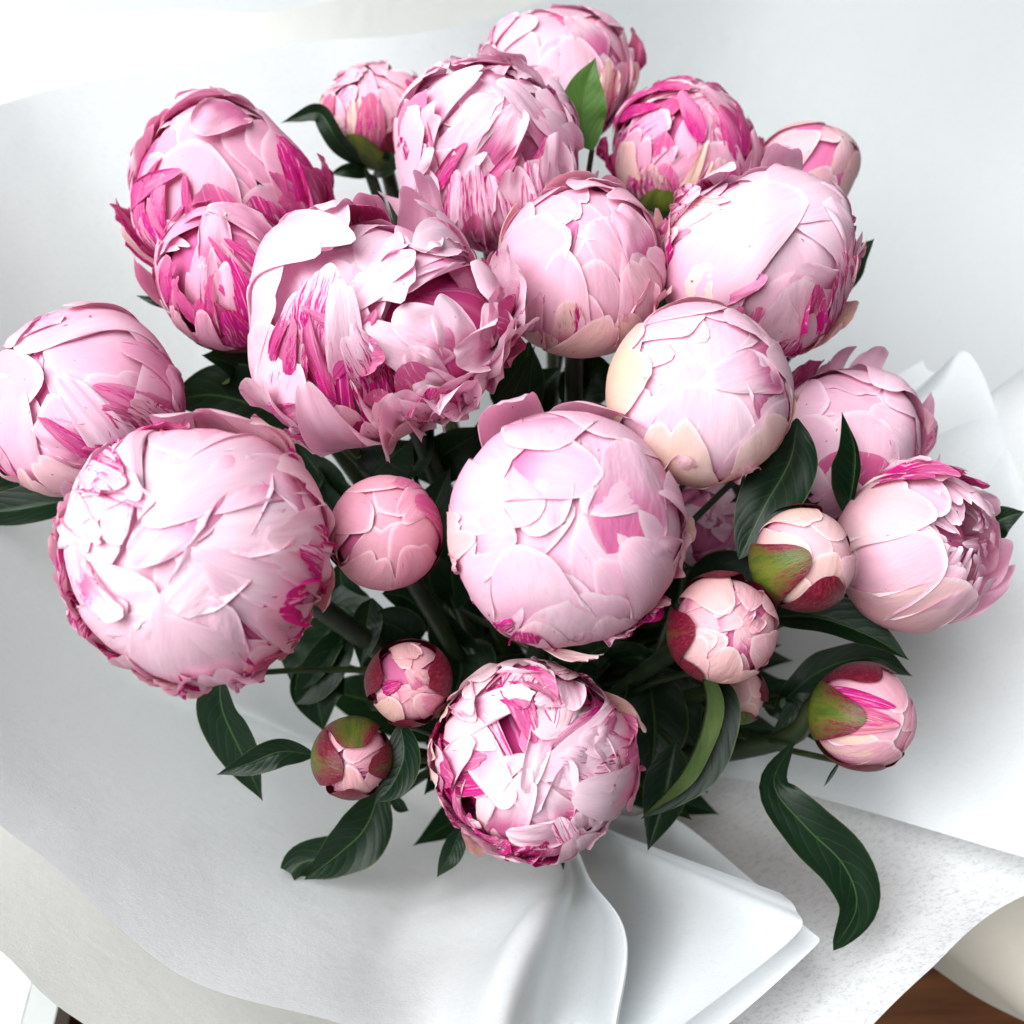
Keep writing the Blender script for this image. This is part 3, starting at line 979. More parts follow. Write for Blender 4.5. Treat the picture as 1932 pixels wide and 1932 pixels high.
# 9 centre right
f = F9 = Flower('peony', 1096, 508, 345, 0.447, 0.0, 0.45, 'round pink peony right of the middle with a torn cream-edged collar petal below', seed=9, sz=0.96, tint=(0.12, 0, 0.1))
f.tight = .55
globe(f, 24, inner=-22, outer=66, streak=.12, W0=.6, W1=.66, lift=.015)
f.petal(205, 12, .6, 1.03, streak=.16, ruf=.012, notch=0, pleat=.006)
f.petal(255, 20, .42, 1.02, streak=.12, notch=1)
f.petal(325, 40, .36, 1.05, streak=.04, cream=.15, lift=.02, notch=2)
f.petal(350, 46, .24, 1.055, streak=.1, lift=.02)
f.petal(275, 66, .42, 1.075, cream=.55, streak=.2, lift=.07, notch=3, jag=.04)
f.petal(300, 75, .3, 1.08, cream=.6, streak=.2, lift=.05, notch=2)
f.petal(245, 84, .4, 1.05, cream=.6, streak=.3)
f.petal(100, 52, .4, 1.04, cream=.3, streak=.3, lift=.10, notch=3)
f.petal(70, 56, .3, 1.03, streak=.2, lift=.08, notch=3)
f.petal(25, 62, .22, 1.05, cream=.8, streak=.3, lift=.12, jag=.025)
f.petal(150, 62, .25, 1.04, cream=.8, streak=.3, lift=.05)
f.petal(280, 100, .5, 1.05, mag=.5, streak=.6, cream=.6)
collar(f, 9, cream=.5, mag_p=.15)
scatter(f, 7, (-60, 120), (-10, 45), W=(.2, .36), r=(1.03, 1.05), lift=(.0, .02), ln=(45, 75), twist=38, sink=.10, ruf=.03, streak=.2, mag_p=.0, curl=.015)
f.stem(0.0045)

# 10 the large loose one
f = F10 = Flower('peony', 722, 618, 462, 0.425, -0.08, 0.42, 'biggest loose peony in the middle left, split open with magenta inside', seed=10, sz=0.96, lump=.07, tint=(0, 0.15, 0))
f.cen, f.sc = np.array([-.20, .04, .0]), .90
globe(f, 18, inner=-30, outer=84, streak=.15, r0=.84, r1=.98, ruf=.03, lift=.03)
# frilly second lobe bulging out on the lower right
f.cen, f.sc = np.array([.42, -.16, .16]), .70
f.core(.8, mag=.8)
scatter(f, 22, (-180, 180), (-15, 45), W=(.3, .5), r=(.94, 1.03), streak=.10, mag_p=.03, lift=(.03, .14), ruf=.07, ln=(60, 95))
scatter(f, 18, (-110, 60), (40, 80), W=(.24, .42), r=(1.0, 1.08), streak=.25, mag_p=.10, lift=(.06, .22), curl=.09, ruf=.07, ln=(55, 85))
scatter(f, 10, (180, 310), (35, 85), W=(.2, .34), r=(1.02, 1.08), streak=.7, mag_p=.6, lift=(.04, .14), curl=.06)
f.cen, f.sc = np.array([-.14, .05, .02]), .93
# smooth mantle petals on the upper left
f.petal(128, 6, .50, 1.04, streak=.02, ruf=.02, notch=0, bulge=.03, off=3)
f.petal(162, -4, .42, 1.07, streak=.02, ruf=.02, notch=1, skew=-.1, off=3, curl=.03)
f.petal(192, 26, .44, 1.08, streak=.05, ruf=.03, notch=1, off=4, curl=.03)
f.petal(214, 48, .42, 1.09, streak=.1, cream=.1, ruf=.03, off=4)
f.petal(108, 26, .26, 1.03, streak=.35, lift=.06, magedge=.5)
f.petal(98, 38, .26, 1.03, mag=.85, streak=.6)
f.petal(90, 46, .2, 1.06, streak=.5, lift=.07)
# upright pale petals on the upper right
for a, tp, w, li in ((74, 42, .22, .16), (63, 54, .13, .34), (50, 44, .22, .14), (35, 46, .26, .12), (18, 44, .28, .12)):
    f.petal(a, tp, w, 1.04, lift=li, streak=.04, notch=0, ruf=.03)
# streaked petals in the split
f.petal(252, 8, .24, 1.10, mag=.05, streak=.75, lift=.05, notch=2, off=3, base=70, sink=.14, magedge=.3)
f.petal(272, 16, .17, 1.11, streak=.3, lift=.07, off=6, base=80, sink=.14)
f.petal(234, 22, .2, 1.08, mag=.1, streak=.7, lift=.03, off=6, base=90, sink=.12)
f.petal(284, 30, .2, 1.09, streak=.7, mag=.05, lift=.06, off=6, base=92, sink=.12)
f.petal(262, 44, .16, 1.06, mag=1, streak=.4)
f.petal(284, 54, .2, 1.07, mag=1, streak=.5)
f.petal(270, 52, .22, 1.12, streak=.02, lift=.10, notch=1, curl=.06)
f.petal(298, 58, .3, 1.09, mag=.1, streak=.5, lift=.06, notch=2)
f.petal(320, 64, .32, 1.10, streak=.1, lift=.16, curl=.12, notch=2)
f.petal(345, 66, .2, 1.08, mag=.4, streak=.7, lift=.18, ruf=.06)
f.petal(290, 82, .3, 1.12, cream=.5, streak=.5, lift=.10, curl=.10)
f.petal(276, 76, .15, 1.14, cream=.3, lift=.13, curl=.14, streak=0)
f.petal(236, 56, .36, 1.07, streak=.45, lift=.04, magedge=.7, notch=1)
f.petal(250, 66, .26, 1.05, mag=.9, streak=.5)
f.petal(228, 80, .5, 1.07, cream=.5, streak=.12, notch=1)
f.petal(190, 74, .45, 1.07, cream=.45, streak=.1)
f.petal(255, 95, .5, 1.05, cream=.4, mag=.3, streak=.6)
f.petal(310, 95, .5, 1.06, mag=.4, streak=.6, cream=.3)
for a in (230, 290, 340):
    f.sepal(a, 125, .42, 1.06, .5)
crevice(f, 14, th=(20, 70), phi=(225, 360), r=(1.05, 1.12))
collar(f, 12, th=(60, 92), phi=(220, 380), mag_p=.3, lift=(.04, .18))
f.stem(0.005)

# 11 left edge
f = F11 = Flower('peony', 160, 762, 372, 0.445, -0.28, 0.36, 'big rounded pink peony cut by the left edge of the picture', seed=11, sz=1.0, tint=(0.12, 0, 0))
f.tight = .55
globe(f, 22, inner=-20, outer=70, streak=.28, W0=.6, lift=.012, ruf=.02)
f.petal(75, 2, .62, 1.03, streak=.06, ruf=.02, notch=0, pleat=.007, edge=-.02)
f.petal(195, -14, .66, 1.04, streak=.03, ruf=.012, notch=0)
f.petal(245, 12, .60, 1.05, streak=.03, ruf=.02, notch=1, pleat=.008)
f.petal(315, 18, .28, 1.06, streak=.1, notch=0, pleat=.018, bulge=.03)
f.petal(348, 44, .24, 1.05, mag=.6, streak=.8)
f.petal(18, 50, .24, 1.04, mag=.3, streak=.7)
f.petal(288, 58, .3, 1.075, cream=.35, streak=.15, lift=.04, notch=2)
f.petal(262, 62, .25, 1.08, cream=.5, streak=.4, lift=.05)
f.petal(240, 55, .3, 1.06, mag=.3, streak=.9)
f.petal(215, 60, .35, 1.06, mag=.3, streak=.8)
f.petal(85, 50, .35, 1.04, streak=.4, cream=.3, lift=.06)
f.petal(270, 90, .5, 1.06, mag=.2, streak=.7, cream=.6)
f.petal(310, 85, .4, 1.05, streak=.3, cream=.4)
crevice(f, 6, th=(35, 60), phi=(240, 400), r=(1.03, 1.05))
collar(f, 7, th=(55, 85), phi=(200, 380), mag_p=.2)
scatter(f, 6, (0, 360), (0, 50), W=(.22, .38), r=(1.045, 1.065), lift=(.0, .02), ln=(45, 75), twist=38, sink=.10, ruf=.03, streak=.25, mag_p=.0, curl=.015)
f.stem(0.0045)

# 12 cream globe
f = F12 = Flower('peony', 1318, 742, 362, 0.405, 0.05, 0.36, 'tight globe peony with creamy yellow outer petals clasping a pink middle', seed=12, sz=0.92, lump=.015, tint=(0, 0.15, 0.05))
f.tight = .55
globe(f, 20, inner=-28, outer=40, streak=.04, W0=.6, W1=.75, lift=.006, mag_p=0, ruf=.01)
f.petal(178, 42, .60, 1.03, cream=1, streak=.03, ruf=.008, notch=2, jag=.02)
f.petal(150, 48, .45, 1.025, cream=.9, streak=.03)
f.petal(255, 42, .50, 1.05, cream=.75, streak=.12, ruf=.015, notch=2, jag=.02)
f.petal(305, 48, .56, 1.055, cream=.65, streak=.1, ruf=.015, notch=1)
f.petal(10, 34, .42, 1.035, streak=.15, ruf=.015, edge=.02, cream=.1)
f.petal(350, 50, .3, 1.06, cream=.3, streak=.2)
f.petal(285, 84, .4, 1.075, cream=.9, streak=.1, lift=.02)
f.petal(230, 86, .4, 1.04, cream=.8, streak=.3)
f.petal(330, 78, .45, 1.07, cream=.85, streak=.1)
f.petal(218, 70, .2, 1.035, mag=.7, streak=.5, cream=.6)
f.petal(90, 50, .6, 1.03, cream=.4, streak=.1)
for a in (260, 310, 205):
    f.sepal(a, 118, .45, 1.05, .8)
collar(f, 4, th=(60, 85), phi=(200, 380), mag_p=.0, cream=1.2, lift=(0, .03), streak=.2)
scatter(f, 5, (0, 360), (-10, 30), W=(.26, .4), r=(1.015, 1.03), lift=(.0, .012), ln=(50, 80), twist=35, sink=.08, ruf=.02, streak=.08, mag_p=.0, curl=.01)
f.stem(0.0048)

# 13 behind, right
f = F13 = Flower('peony', 1590, 842, 305, 0.475, 0.12, 0.5, 'pink peony half hidden between the cream globe and the open rose-shaped one', seed=13, sz=1.0, tint=(0.1, 0.1, 0))
globe(f, 22, inner=-15, outer=70, streak=.12, lift=.02)
f.petal(55, 18, .45, 1.04, streak=.03)
f.petal(25, 25, .4, 1.05, streak=.06)
f.petal(62, 58, .2, 1.06, lift=.26, streak=.1, magbase=.5)
f.petal(85, 62, .12, 1.05, lift=.22, streak=.3)
f.petal(15, 52, .16, 1.07, lift=.16, streak=.15)
f.petal(0, 55, .2, 1.06, lift=.12, cream=.3, streak=.2)
f.petal(40, 62, .25, 1.03, mag=.9, streak=.3, lift=.10)
f.petal(250, 60, .4, 1.05, mag=.2, streak=.7)
f.petal(280, 80, .5, 1.04, streak=.5, cream=.2)
collar(f, 9, cream=.2, phi=(-30, 130))
f.stem(0.0045)

# 14 big lower left
f = F14 = Flower('peony', 382, 1034, 500, 0.375, -0.1, 0.14, 'biggest pale pink peony, lower left, with small loose collar petals round its rim', seed=14, sz=0.92, lump=.03, tint=(0, 0.22, 0.05))
f.tight = .55
globe(f, 26, inner=-30, outer=50, streak=.05, W0=.5, W1=.62, lift=.02, mag_p=.02, ruf=.022)
f.petal(85, -8, .40, 1.03, streak=.02, ruf=.025, notch=1, pleat=.005)
f.petal(40, 0, .44, 1.045, streak=.02, ruf=.022, notch=1, pleat=.005, curl=.015)
f.petal(8, 14, .36, 1.05, streak=.02, ruf=.02, notch=1, pleat=.004)
f.petal(200, 14, .46, 1.035, streak=.02, ruf=.02, notch=1)
f.petal(236, 16, .42, 1.05, streak=.02, ruf=.022, notch=1, curl=.015)
f.petal(272, 12, .52, 1.065, streak=.02, ruf=.032, notch=2, bulge=.03, curl=.015)
f.petal(300, 30, .34, 1.06, streak=.03, ruf=.03, notch=2)
f.petal(150, 12, .22, 1.05, streak=.75, ruf=.03, magedge=.5, lift=.04)
f.petal(135, 22, .22, 1.045, streak=.4, ruf=.04, notch=2, lift=.05)
f.petal(120, 14, .18, 1.04, streak=.1, ruf=.04, notch=2, lift=.05)
f.petal(322, 22, .24, 1.08, streak=.06, ruf=.03, notch=3, lift=.02)
f.petal(338, 16, .22, 1.075, streak=.06, ruf=.03, notch=2, lift=.025)
f.petal(308, 20, .16, 1.05, mag=.8, streak=.5)
for a, tp, w, cr, sk, li in ((170, 52, .3, .2, .3, .05), (190, 60, .3, .3, .2, .05), (212, 55, .22, .1, .35, .06), (225, 64, .24, .2, .4, .06), (240, 60, .2, .1, .2, .05), (255, 70, .3, .3, .6, .04),
                            (272, 66, .14, 0, .1, .08), (290, 60, .24, 0, .1, .06), (310, 62, .3, .2, .5, .04), (330, 50, .26, .1, .15, .05), (350, 44, .2, .1, .2, .06), (5, 48, .3, .15, .15, .06), (25, 52, .3, .2, .2, .05)):
    f.petal(a + U(f, -4, 4), tp, w, 1.06 + U(f, 0, .02), cream=cr, streak=sk, lift=li, curl=.03, ruf=.03, notch=2, mag=0)
for a in (218, 245, 262, 280, 300, 322):
    f.petal(a, 76, .25, 1.05, mag=.75, streak=.7, lift=.02)
f.petal(75, 66, .5, 1.05, lift=.14, streak=.12, notch=2, cream=.1)
f.petal(98, 64, .4, 1.06, lift=.13, streak=.06, notch=3)
f.petal(58, 64, .22, 1.06, lift=.20, streak=.6, cream=.5)
for a in (200, 235, 270, 305, 335):
    f.petal(a, 88, .4, 1.06, cream=.75, streak=.35, lift=.02, notch=2)
f.petal(318, 98, .3, 1.08, cream=1, streak=.2, lift=.06, jag=.025)
f.petal(332, 90, .2, 1.09, cream=.9, streak=.2, lift=.12, jag=.025)
collar(f, 20, th=(54, 84), phi=(165, 385), mag_p=.4, cream=.5, streak=.8)
scatter(f, 13, (0, 360), (-22, 48), W=(.22, .42), r=(1.045, 1.075), lift=(.0, .03), ln=(45, 85), twist=42, sink=.10, ruf=.035, streak=.12, mag_p=.0, curl=.012)
scatter(f, 9, (90, 180), (0, 40), W=(.10, .22), r=(1.05, 1.08), lift=(.0, .06), ln=(35, 60), twist=40, sink=.06, ruf=.05, streak=.5, mag_p=.1)
f.stem(0.005)

# 15 centre
f = F15 = Flower('peony', 1065, 995, 446, 0.39, 0.02, 0.14, 'large round pink peony in the very middle with scalloped overlapping petals', seed=15, sz=0.93, lump=.015, tint=(0.05, 0.1, 0))
f.tight = .55
globe(f, 26, inner=-30, outer=48, streak=.08, W0=.58, W1=.66, lift=.012, mag_p=0, ruf=.012)
f.petal(215, 28, .62, 1.035, streak=.16, ruf=.012, notch=2, dip=.2)
f.petal(168, 22, .42, 1.03, streak=.05, notch=1, ruf=.01)
f.petal(35, 8, .42, 1.03, streak=.04, notch=0, ruf=.012)
f.petal(90, 10, .5, 1.02, streak=.05, notch=1)
f.petal(322, 30, .38, 1.045, streak=.04, notch=0)
f.petal(5, 42, .14, 1.06, streak=.25, lift=.05)
f.petal(15, 50, .3, 1.05, streak=.1, lift=.05, notch=3)
f.petal(262, 52, .36, 1.065, streak=.1, cream=.12, notch=1, ruf=.02)
f.petal(292, 54, .30, 1.065, streak=.1, notch=2, cream=.05)
f.petal(232, 62, .3, 1.05, streak=.75, mag=.1)
f.petal(188, 48, .28, 1.055, cream=.5, streak=.1, notch=2)
f.petal(310, 70, .34, 1.06, cream=.3, streak=.3)
f.petal(345, 62, .4, 1.05, cream=.2, streak=.15)
f.petal(250, 78, .45, 1.07, cream=.4, streak=.5)
f.petal(280, 80, .45, 1.075, cream=.3, streak=.4)
f.petal(320, 84, .4, 1.07, cream=.8, streak=.2)
f.petal(116, 58, .34, 1.06, lift=.24, streak=.02, notch=0, ruf=.03, off=3)
f.petal(78, 62, .45, 1.05, lift=.10, streak=.08, notch=1)
f.petal(55, 64, .4, 1.06, lift=.08, streak=.1, notch=3)
f.petal(240, 84, .11, 1.09, lift=.12, cream=.5, streak=.1, notch=0, wtip=1.0, rd=.06, base=112, skew=.72, off=1, label='strap-like torn petal hanging off the underside')
f.petal(0, 92, .2, 1.09, cream=.9, streak=.1, lift=.12)
collar(f, 12, th=(58, 86), phi=(190, 360), mag_p=.3, lift=(.0, .04), cream=.4, streak=.7)
scatter(f, 9, (0, 360), (-18, 46), W=(.26, .46), r=(1.04, 1.06), lift=(.0, .015), ln=(50, 85), twist=42, sink=.10, ruf=.022, streak=.12, mag_p=.0, curl=.01)
f.stem(0.005)

# 16 pink bud
f = F16 = Flower('peony_bud', 726, 1004, 216, 0.40, 0.0, 0.22, 'bright pink round bud between the two biggest pale peonies', seed=16, sz=1.0, lump=.01, cat='peony bud', group='peony buds', tint=(0.6, 0, 0.3))
bud(f, 7, cream=.05, streak=.2, inner=-8, outer=30, W=.85, mag=.0)
f.petal(150, 4, .6, 1.0, streak=.06, notch=0)
f.petal(40, 14, .4, 1.0, streak=.1, notch=1)
f.petal(250, 22, .62, 1.02, streak=.12, cream=.1)
f.petal(300, 28, .55, 1.03, streak=.16)
f.petal(20, 40, .4, 1.035, mag=.75, streak=.5)
f.petal(65, 42, .4, 1.03, mag=.5, streak=.6)
f.petal(190, 50, .4, 1.035, mag=.2, streak=.3)
f.sepal(190, 78, .4, 1.05, 1.0)
f.sepal(330, 95, .4, 1.05, 1.0)
f.stem(0.004)

# 17 open rose, right
f = F17 = Flower('peony', 1722, 1032, 318, 0.435, 0.46, 0.16, 'open cup-shaped pink peony at the right showing its rosette of inner petals', seed=17, sz=0.98, tint=(0.1, 0.1, 0))
f.core(.62, mag=.3)
for i in range(26):
    t = i / 25
    f.petal(i * 137.5, 4 + 22 * t + U(f, -5, 5), .16 + .2 * t, .72 + .2 * t, lift=.04 + .04 * U(f, 0, 1), ruf=.05, streak=.12, notch=2, magbase=.5, base=150, curl=.02)
for a, tp, w, rr, li, cr in ((0, 28, .5, .95, .06, 0), (60, 30, .5, .96, .04, 0), (120, 24, .55, .97, .03, 0), (180, 22, .6, .98, .03, 0), (240, 26, .55, .97, .05, 0), (300, 32, .5, .98, .08, 0),
                         (205, 20, .62, 1.02, .02, .15), (150, 30, .6, 1.03, .02, .35), (265, 34, .55, 1.03, .05, .1), (95, 42, .4, 1.03, .05, .3), (235, 40, .6, 1.05, .02, .4), (320, 46, .4, 1.05, .16, .0), (30, 50, .3, 1.04, .08, 0), (345, 42, .4, 1.03, .10, 0)):
    f.petal(a, tp, w, rr, lift=li, cream=cr, streak=.06, ruf=.02, notch=1, curl=.03)
f.petal(75, 48, .25, 1.05, mag=.8, streak=.4, lift=.06)
f.petal(55, 52, .22, 1.05, mag=.6, streak=.6, lift=.08)
f.petal(190, 80, .6, 1.05, cream=.4, streak=.05)
f.petal(270, 75, .5, 1.05, cream=.25, streak=.05)
collar(f, 5, th=(40, 60), phi=(30, 110), mag_p=.5)
f.stem(0.0045)

# 18 green bud
f = F18 = Flower('peony_bud', 1517, 1052, 192, 0.405, 0.2, 0.2, 'cream bud with big green sepals edged in red, against the open right-hand peony', seed=18, sz=1.0, lump=.01, cat='peony bud', group='peony buds', tint=(0.1, 0, 0.3))
bud(f, 8, cream=.75, streak=.05, inner=-12, outer=40, W=.72)
f.petal(330, 22, .4, 1.015, cream=.1, streak=.05, notch=0)
f.sepal(200, 20, .56, 1.05, .28)
f.sepal(272, 28, .55, 1.06, .62)
f.sepal(90, 68, .6, 1.05, .6)
f.sepal(25, 85, .5, 1.05, .9)
f.sepal(320, 92, .5, 1.05, .9)
f.stem(0.004)

# 19 bud
f = F19 = Flower('peony_bud', 1367, 1186, 204, 0.395, 0.08, 0.1, 'pink bud just opening in a small rosette, red-green sepals round its side', seed=19, sz=1.0, lump=.01, cat='peony bud', group='peony buds', tint=(0.25, 0, 0.45))
bud(f, 8, cream=.2, streak=.05, inner=8, outer=30, W=.5)
scatter(f, 9, (0, 360), (-12, 14), W=(.16, .3), r=(.95, .99), lift=(.0, .03), ln=(35, 60), streak=.05, mag_p=0, ruf=.02, cream=.2)
f.petal(115, 16, .55, 1.01, cream=.45, streak=.03, notch=1)
f.petal(255, 22, .55, 1.02, cream=.4, streak=.03, notch=1)
f.petal(190, 26, .4, 1.0, cream=.35, streak=.05)
f.petal(330, 30, .4, 1.0, cream=.1, streak=.15, magedge=.3)
f.petal(20, 34, .45, 1.015, cream=.2, streak=.12)
f.petal(285, 50, .5, 1.03, cream=.6, streak=.1)
f.sepal(190, 40, .5, 1.06, .55)
f.sepal(225, 66, .42, 1.05, .7)
f.sepal(95, 62, .5, 1.05, .85)
f.sepal(35, 66, .4, 1.05, .95)
f.sepal(310, 90, .5, 1.05, .9)
f.stem(0.004)

# 20 bud
f = F20 = Flower('peony_bud', 772, 1288, 154, 0.41, 0.0, 0.08, 'small dark-rimmed pink bud with its petals parting, below the bright pink bud', seed=20, sz=1.0, lump=.01, cat='peony bud', group='peony buds', tint=(0.4, 0, 0.45))
bud(f, 8, cream=.2, streak=.5, inner=5, outer=28, W=.45)
scatter(f, 8, (0, 360), (-12, 14), W=(.18, .34), r=(.96, 1.0), lift=(.0, .03), ln=(35, 60), streak=.3, mag_p=.15, ruf=.02, cream=.4)
f.petal(245, 20, .55, 1.02, cream=.6, streak=.12, notch=1)
f.petal(100, 18, .4, 1.0, cream=.4, streak=.2)
f.petal(330, 26, .4, 1.01, mag=.4, streak=.5)
f.petal(20, 36, .4, 1.02, mag=.3, streak=.5, cream=.3)
f.sepal(165, 30, .62, 1.05, 1.0)
f.sepal(15, 30, .65, 1.05, 1.1)
f.sepal(270, 50, .5, 1.06, 1.1)
f.sepal(320, 62, .45, 1.05, 1.1)
f.sepal(90, 76, .6, 1.05, 1.0)
f.stem()

# 21 bud
f = F21 = Flower('peony_bud', 664, 1430, 144, 0.41, 0.05, 0.0, 'lowest small bud on the left, green sepals parting over pink, leaf at its side', seed=21, sz=1.1, lump=.01, cat='peony bud', group='peony buds', tint=(0.5, 0, 0.4))
bud(f, 7, cream=.1, streak=.5, inner=-10, outer=30, W=.5)
f.petal(280, -5, .42, 1.02, cream=.35, streak=.2, notch=1)
f.sepal(172, 10, .72, 1.05, .45)
f.sepal(85, 20, .7, 1.06, .3)
f.sepal(268, 32, .6, 1.06, .95)
f.sepal(0, 30, .5, 1.05, .5)
f.stem()

# 22 bottom flower
f = F22 = Flower('peony', 1005, 1432, 372, 0.405, 0.0, 0.02, 'white and magenta peony at the bottom with many small tongue-shaped petals', seed=22, sz=0.95, lump=.035, tint=(0, 0.4, 0))
f.core(.80, mag=.9, streak=.5)
for i in range(46):
    t = i / 45
    ph = i * 137.5 + U(f, -15, 15)
    tip = -6 + 96 * t ** 0.8 + U(f, -6, 6)
    f.petal(ph, tip, (.22 + .14 * t) * U(f, .8, 1.3), .93 + .09 * t, lift=.06 * U(f, .2, 1.6), ruf=.035, streak=(.8 if U(f, 0, 1) < .55 else .1), mag=(.95 if U(f, 0, 1) < .28 else 0),
            magbase=.9, cream=(.35 * U(f, 0, 1)), notch=f.rng.integers(0, 2), curl=.02, rd=.45, bulge=.03, off=20)
scatter(f, 12, (0, 360), (-22, 2), W=(.12, .26), r=(.98, 1.03), lift=(.02, .09), streak=.06, mag_p=0)
scatter(f, 14, (0, 360), (15, 55), W=(.15, .26), r=(1.02, 1.06), lift=(.03, .10), streak=.5, mag_p=.28, ln=(40, 55))
scatter(f, 10, (0, 360), (0, 60), W=(.16, .26), r=(1.04, 1.075), lift=(.02, .06), streak=.05, mag_p=0, ln=(35, 50), ruf=.03, notch=1)
f.petal(18, 2, .42, 1.06, streak=0, ruf=.018, notch=1, bulge=.04, off=3)
f.petal(345, 20, .34, 1.07, streak=.06, lift=.05)
f.petal(285, 22, .32, 1.06, streak=.02, notch=3, lift=.03)
f.petal(300, 44, .3, 1.07, streak=.03, lift=.05)
f.petal(175, 40, .3, 1.0, mag=1, streak=.2)
f.petal(190, 52, .3, 1.01, mag=1, streak=.3)
f.petal(10, 52, .3, 1.03, mag=.8, streak=.5, lift=.16, curl=.06)
f.petal(355, 58, .24, 1.05, mag=.5, streak=.8, lift=.20)
f.petal(22, 68, .22, 1.06, cream=.8, streak=.3, lift=.20)
for a in (150, 172, 188, 205):
    f.petal(a, 66, .2, 1.06, cream=.75, streak=.1, lift=.03, notch=1)
for a in (70, 95, 118):
    f.petal(a, 60, .26, 1.05, cream=.3, streak=.3, lift=.05, notch=3)
f.petal(243, 82, .2, 1.08, cream=1, streak=.15, lift=.16, jag=.025)
f.petal(225, 76, .18, 1.07, cream=.7, streak=.3, lift=.08)
crevice(f, 16, th=(12, 66), r=(1.0, 1.06))
scatter(f, 12, (110, 300), (30, 70), W=(.14, .26), r=(1.03, 1.06), lift=(.01, .05), streak=.9, mag_p=.6, ln=(35, 50), ruf=.03, notch=1)
f.stem(0.005)

# 23 bud at right
f = F23 = Flower('peony_bud', 1632, 1350, 190, 0.44, 0.45, 0.0, 'pink bud with flame-red and green sepals resting alone on the white paper', seed=23, sz=1.04, lump=.01, cat='peony bud', group='peony buds', tint=(0.45, 0, 0.25))
bud(f, 8, cream=.1, streak=.06, inner=-20, outer=20, W=.8)
f.petal(215, 32, .6, 1.02, cream=.8, streak=.1, notch=0)
f.petal(165, 5, .24, 1.045, mag=.9, streak=.4, cream=.9)
f.petal(185, 8, .16, 1.05, mag=.6, streak=.8, cream=1)
f.petal(150, 14, .2, 1.035, mag=1, streak=.3)
f.sepal(172, 42, .5, 1.06, .32)
f.sepal(255, 52, .5, 1.06, .5)
f.sepal(110, 52, .5, 1.05, .95)
f.sepal(300, 66, .5, 1.05, .9)
f.sepal(70, 66, .5, 1.05, 1.0)
f.stem(0.0042, via=[(1500, 1385, 0.475), (1400, 1415, 0.49), (1300, 1425, 0.52)])

# 24 little bud under 19
f = F24 = Flower('peony_bud', 1395, 1312, 104, 0.455, 0.05, -0.1, 'smallest closed green and maroon bud, tucked under the rosette bud', seed=24, sz=1.0, lump=.01, cat='peony bud', group='peony buds', tint=(0.4, 0, 0.45))
bud(f, 5, cream=.7, streak=.1, inner=-10, outer=20, W=.7)
f.sepal(270, 18, .62, 1.05, .25)
f.sepal(180, 30, .5, 1.06, .9)
f.sepal(20, 30, .5, 1.06, .9)
f.sepal(95, 50, .5, 1.05, 1.0)
f.stem()

# 25, 26 deeper in the bunch
f = F25 = Flower('peony', 1105, 850, 200, 0.50, 0.0, 0.5, 'shaded pink peony peeping out between the central and the cream globe flowers', seed=25)
globe(f, 14, streak=.2, mag_p=.2)
f.stem()
f = F26 = Flower('peony', 1345, 985, 190, 0.53, 0.1, 0.3, 'dusky pink peony deep in shadow right of the central flower', seed=26)
ruffled(f, 20, streak=.4, mag_p=.3)
f.stem()

# ------------------------------------------------------------------ leaves
leaf(F1, [(1118, 285, .50), (1100, 225, .495), (1105, 165, .49), (1124, 108, .485)], 92, roll=-8, fold=.25, mat=M_LEAF2, seed=1)
leaf(F2, [(690, 318, .56), (640, 270, .535), (605, 215, .53), (560, 222, .53), (527, 233, .53)], 44, roll=20, fold=.4, seed=2, wmax=.35)
leaf(F2, [(700, 330, .565), (660, 322, .555), (622, 328, .555)], 30, roll=15, seed=3)
leaf(F2, [(705, 330, .57), (735, 305, .55), (735, 255, .545)], 40, roll=-15, seed=31)
leaf(F8, [(1585, 560, .51), (1610, 500, .505), (1650, 450, .50)], 62, roll=25, fold=.5, seed=4)
leaf(F11, [(220, 930, .50), (120, 945, .49), (0, 965, .485), (-120, 960, .485)], 90, roll=-20, seed=5)
leaf(F11, [(200, 930, .505), (60, 905, .50), (-80, 900, .495)], 90, roll=30, seed=6)
leaf(F10, [(600, 800, .52), (500, 770, .51), (400, 745, .505), (310, 760, .50)], 150, roll=15, fold=.12, seed=7)
leaf(F12, [(1505, 790, .42), (1490, 870, .415), (1440, 960, .41), (1394, 1056, .41)], 122, roll=-12, fold=.28, mat=M_LEAF, curl=.15, seed=8, wmax=.5)
leaf(F13, [(1598, 975, .445), (1612, 900, .44), (1612, 840, .437), (1588, 776, .435)], 84, roll=38, fold=1.2, seed=9, mat=M_LEAF)
leaf(F13, [(1530, 960, .46), (1535, 900, .455), (1520, 830, .45)], 50, roll=20, seed=91)
leaf(F17, [(1840, 1030, .475), (1880, 985, .47), (1934, 965, .465)], 66, roll=12, seed=10)
leaf(F18, [(1440, 1165, .455), (1540, 1165, .445), (1640, 1200, .44), (1716, 1246, .437)], 96, roll=28, fold=.55, seed=11)
leaf(F18, [(1460, 1340, .50), (1540, 1270, .485), (1640, 1240, .475), (1722, 1276, .47)], 100, roll=-18, fold=.3, seed=12)
leaf(F18, [(1430, 1300, .51), (1490, 1330, .50), (1540, 1400, .50)], 80, roll=0, seed=121)
leaf(F19, [(1322, 1260, .44), (1330, 1340, .43), (1290, 1450, .425), (1208, 1546, .42)], 112, roll=42, fold=1.25, curl=.1, seed=13, wmax=.45)
leaf(F19, [(1275, 1400, .485), (1255, 1500, .48), (1222, 1606, .475)], 90, roll=-15, seed=14)
leaf(F19, [(1220, 1250, .52), (1235, 1370, .50), (1225, 1480, .49)], 130, roll=10, seed=141)
